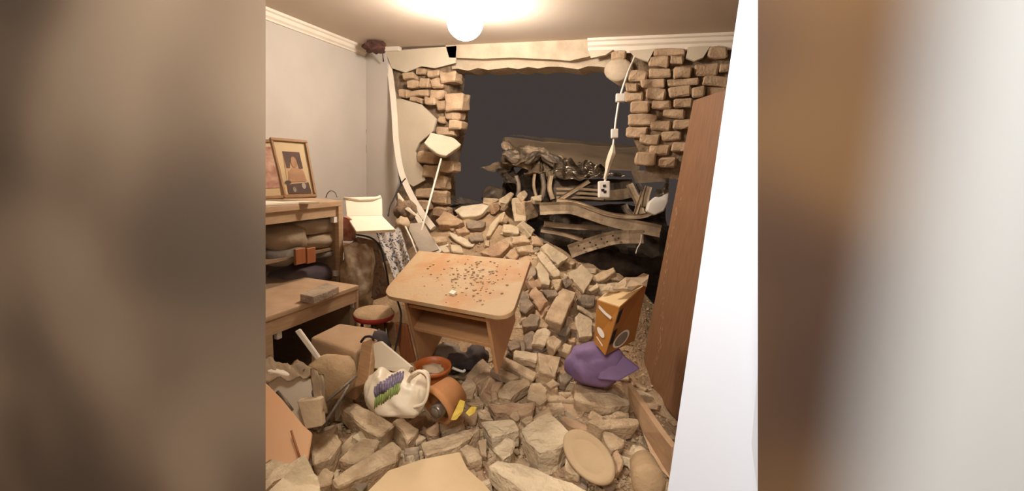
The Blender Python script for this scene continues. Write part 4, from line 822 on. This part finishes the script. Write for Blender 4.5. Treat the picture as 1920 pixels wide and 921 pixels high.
 ([(898, 826), (914, 824), (917, 857), (903, 853)], .06, 'upright fragment below the flat topped mortar block', m_dust, R_), ([(927, 838), (952, 820), (964, 826), (961, 853), (940, 863)], .08, 'mortar lump between the flat topped and the biggest block', m_dust3, S_),
 ([(915, 872), (932, 863), (970, 866), (1040, 893), (1110, 920), (1090, 960), (1000, 930), (938, 892)], .09, 'long rough masonry beam along the bottom front', m_dust3, S_),
 ([(1057, 879), (1060, 855), (1075, 862), (1092, 880), (1088, 889)], .07, 'small block leaning on the round disc', m_dust, B_),
 ([(868, 886), (888, 879), (895, 887), (880, 893)], .04, 'curved shard at the right edge of flat dusty board', m_dust, R_), ([(900, 905), (918, 896), (921, 904), (906, 910)], .04, 'pale shard in front of the long masonry beam end', m_dust3, R_),
 ([(1075, 736), (1140, 735), (1180, 750), (1183, 758), (1150, 763), (1098, 755), (1078, 748)], .06, 'rough whole brick lying level near the long plank', m_dust, B_),
 ([(1078, 718), (1088, 710), (1100, 718), (1133, 718), (1140, 735), (1078, 735)], .06, 'brick behind the rough level brick below purple pillow', m_dust2, B_),
 ([(1128, 778), (1160, 770), (1180, 773), (1183, 783), (1145, 784)], .05, 'wedge shaped piece between the two level bricks by the plank', m_dust, R_),
 ([(1100, 790), (1140, 784), (1195, 785), (1200, 795), (1195, 800), (1128, 803)], .08, 'smooth rounded brick with dark underside by the plank', m_dust, B_),
 ([(1048, 783), (1058, 778), (1080, 788), (1120, 805), (1125, 813), (1090, 808), (1068, 798)], .04, 'narrow slab above the round disc', m_dust2, P_),
 ([(1130, 808), (1148, 810), (1173, 823), (1168, 840), (1145, 845)], .06, 'flat block right of the round disc', m_dust, S_),
 ([(1150, 848), (1160, 838), (1170, 866), (1168, 878), (1160, 883)], .05, 'purplish brown chair leg like chunk beside the disc', m_dust2, R_),
 ([(1127, 714), (1140, 718), (1143, 730)], .02, 'thin pale shard poking up near the plank top end', m_pale, P_), ([(1140, 718), (1165, 718), (1180, 748), (1153, 735)], .05, 'crumbly fragment at the top end of the long plank', m_dust, R_),
 # front left
 ([(635, 761), (649, 744), (692, 768), (740, 796), (714, 821), (701, 816), (675, 796)], .08, 'big rough brick leaning down right below the shopping bag', m_dust, B_),
 ([(647, 724), (666, 727), (690, 748), (692, 756), (666, 751), (651, 744)], .06, 'broken mortar chunk on the upper end of the big leaning brick', m_dust3, R_),
 ([(625, 757), (642, 735), (642, 770), (629, 794)], .05, 'pale plaster flake at the left end of the big leaning brick', m_pale, P_),
 ([(736, 788), (755, 780), (788, 807), (782, 814), (764, 829)], .07, 'smooth brick right of the big leaning brick', m_dust, B_),
 ([(581, 818), (603, 812), (631, 814), (640, 829), (616, 860), (587, 873)], .08, 'lumpy square stone right beside the orange board', m_dust, S_),
 ([(616, 864), (662, 809), (677, 809), (664, 833), (627, 864)], .03, 'thin jagged slab leaning over the lumpy square stone', m_dust, P_),
 ([(633, 862), (675, 820), (712, 823), (701, 851), (662, 866)], .08, 'wedge topped stone behind the long front brick', m_dust, S_),
 ([(618, 899), (736, 827), (755, 838), (745, 862), (710, 879), (631, 914)], .08, 'long front brick slanting up right beside the flat board', m_dust, B_),
 ([(592, 895), (607, 875), (629, 886), (620, 908), (596, 914)], .07, 'rounded stone at the lower end of the long front brick', m_dust, S_),
 ([(758, 842), (788, 836), (784, 849), (758, 851)], .04, 'grey flat fragment behind the flat dusty board', m_grey, R_),
 ([(788, 830), (890, 799), (902, 802), (859, 836), (797, 853)], .08, 'long brick rising right behind the flat dusty board', m_dust, B_),
 ([(822, 793), (862, 782), (871, 796), (825, 813)], .06, 'short brick on top behind the long rising brick', m_dust, B_),
 ([(794, 805), (822, 790), (822, 816), (805, 816)], .06, 'reddish fragment left of the short brick on top', m_dust2, R_), ([(780, 807), (800, 819), (780, 830)], .05, 'fragment at the left end of long rising brick', m_dust, R_), ([(661, 908), (680, 901), (690, 906), (677, 921)], .04, 'grey fragment under the long front brick', m_grey, R_),
]
for px, th, lb, mat, cat in ST:
    grp = None
    if isinstance(lb, tuple): lb, grp = lb
    if np.mean([p[1] for p in px]) > 700: th *= 1.25
    stone(px, th, lb, mat, cat, group=grp, amp=.010 if th > .055 else .006)
# tilted plaster chunk on the pier
stone([(794, 268), (807, 248), (849, 257), (866, 270), (836, 292), (817, 287)], .05, 'pale plaster slab sticking out of the broken left pier', m_plas, 'plaster', n0=nrm(-FW*.8+np.array((0, 0, .6))), d=4.12, free=False, amp=.005)
# round disc
n = nrm(-FW*.7+np.array((0, 0, .7))-RT*.35); P0 = at(1105, 858, 1.98)
P = project([(1105+62*math.cos(t)*math.cos(.85)-36*math.sin(t)*math.sin(.85), 858+62*math.cos(t)*math.sin(.85)+36*math.sin(t)*math.cos(.85)) for t in [i*math.pi/20 for i in range(40)]], P0, n)
bm = bmesh.new(); c = np.mean(P, axis=0); prof = ((0, .006), (.6, .006), (.68, .002), (.9, .014), (1, .006), (1.0, -.012), (.9, -.02), (0, -.02))
R = [[bm.verts.new(Vector(c+(p-c)*max(k, .01)+n*h)) for p in P] for k, h in prof]
for A, B in zip(R, R[1:]):
    for i in range(40): bm.faces.new((A[i], A[(i+1) % 40], B[(i+1) % 40], B[i]))
tag(link('round_disc', bm, m_disc, None, True), 'round dusty disc tilted against the block at front right', 'disc')
# filler bricks and lumps, sunk in the heap
protos = []
for k in range(8):
    L, W, Hh = random.uniform(.12, .24), random.uniform(.08, .12), random.uniform(.05, .07)
    c = [(-L/2, -W/2), (L/2, -W/2*random.uniform(.6, 1)), (L/2*random.uniform(.7, 1), W/2), (-L/2, W/2*random.uniform(.7, 1))]
    bm = stone_bm([np.array((a, b, Hh/2)) for a, b in c], (0, 0, 1), Hh); o = link('brick', bm, [m_dust, m_dust2, m_dust3, m_grey][k % 4], None, False, False); protos.append(o)
fill = []; STOP = set('of the a at in on by and with to under right left right below behind from than lying sloping its that top upper lower beside rising leaning facing standing sticking half hidden level above forming very against touching pressed jutting squeezed'.split())
used = []; placed = 0; first = set(); tries = 0
while placed < 150 and tries < 6000:
    tries += 1
    px, py = random.uniform(560, 1240), random.uniform(375, 915)
    if px < 760 and py < 700: continue
    if 720 < px < 960 and 468 < py < 690: continue
    if px > 1180+(py < 540)*-60 and py < 720: continue
    d = mdepth(px, py)
    if d > 4.05: continue
    P = at(px, py, d)
    if P[1] > YB-.02 or P[0] > .0: continue
    if any((P[0]-q[0])**2+(P[1]-q[1])**2 < .075**2 for q in used): continue
    used.append(P); k = random.randrange(8); src = protos[k]
    o = src if k not in first else src.copy()
    if k in first: COL.objects.link(o)
    first.add(k); placed += 1
    n = mnormal(P[0], P[1]); s_ = random.uniform(.55, .95); o.scale = (s_, s_, s_)
    q = Vector((0, 0, 1)).rotation_difference(Vector(nrm(n+np.array([random.uniform(-.45, .45) for _ in range(3)])))).to_matrix().to_4x4() @ Matrix.Rotation(random.uniform(0, 6.3), 4, 'Z')
    o.rotation_euler = q.to_euler(); o.location = Vector(P)-Vector(n)*.014
    hue = ['tan', 'reddish', 'pale', 'grey'][k % 4]; sz = 'smaller' if s_ < .75 else 'larger'
    q = min(ST, key=lambda t: math.dist(np.mean(t[0], axis=0), (px, py))); qc = np.mean(q[0], axis=0); ws = q[2].split()[:5]
    while ws[-1] in STOP: ws.pop()
    dx, dy = px-qc[0], py-qc[1]; rel = ('right of' if dx > 0 else 'left of') if abs(dx) > abs(dy) else ('in front of' if dy > 0 else 'behind')
    if any(t['label'].endswith(f'{rel} the '+' '.join(ws)) and t['label'].startswith(f'{sz} {hue}') for t in fill): rel = 'farther '+rel if rel.split()[0] in ('right', 'left') else 'close '+rel
    tag(o, f'{sz} {hue} loose rubble brick {rel} the '+' '.join(ws), 'brick', 'filler bricks at the hole' if py < 480 else 'filler bricks on the slope' if py < 700 else 'filler bricks in the foreground'); fill.append(o)
for k in range(8):
    if k not in first: bpy.data.objects.remove(protos[k])
# pebbles and crumbs as one mass
verts, faces = [], []
tet = [(1, 1, 1), (1, -1, -1), (-1, 1, -1), (-1, -1, 1)]
for i in range(5200):
    px, py = random.uniform(500, 1250), random.uniform(380, 921) if random.random() < .6 else random.uniform(780, 921)
    d = mdepth(px, py)
    if d > 4.1: continue
    P = at(px, py, d); x, y = P[0]+random.gauss(0, .03), P[1]+random.gauss(0, .03)
    if px < 760 and py < 690 or y > YB+.2: continue
    z = hgt(x, y)+.035*nz((x, y, 0), 6)+.018*nz((x, y, 0), 17, 2)-.02; r = random.uniform(.003, .013)*(1 if random.random() < .85 else 1.8); b = len(verts)
    for j, t in enumerate([(1, 0, 0), (0, 1, 0), (-1, 0, 0), (0, -1, 0), (0, 0, .8), (0, 0, -.8)]): verts.append((x+(t[0]+random.uniform(-.4, .4))*r, y+(t[1]+random.uniform(-.4, .4))*r, z+(t[2]+random.uniform(-.3, .3))*r+r*.4))
    for f in ((0, 1, 4), (1, 2, 4), (2, 3, 4), (3, 0, 4), (1, 0, 5), (2, 1, 5), (3, 2, 5), (0, 3, 5)): faces.append(tuple(b+v for v in f))
me = bpy.data.meshes.new('gravel'); me.from_pydata(verts, [], faces); me.materials.append(m_dust); o = bpy.data.objects.new('gravel', me); COL.objects.link(o)
tag(o, 'crumbled mortar gravel strewn over the rubble', 'gravel', kind='stuff')
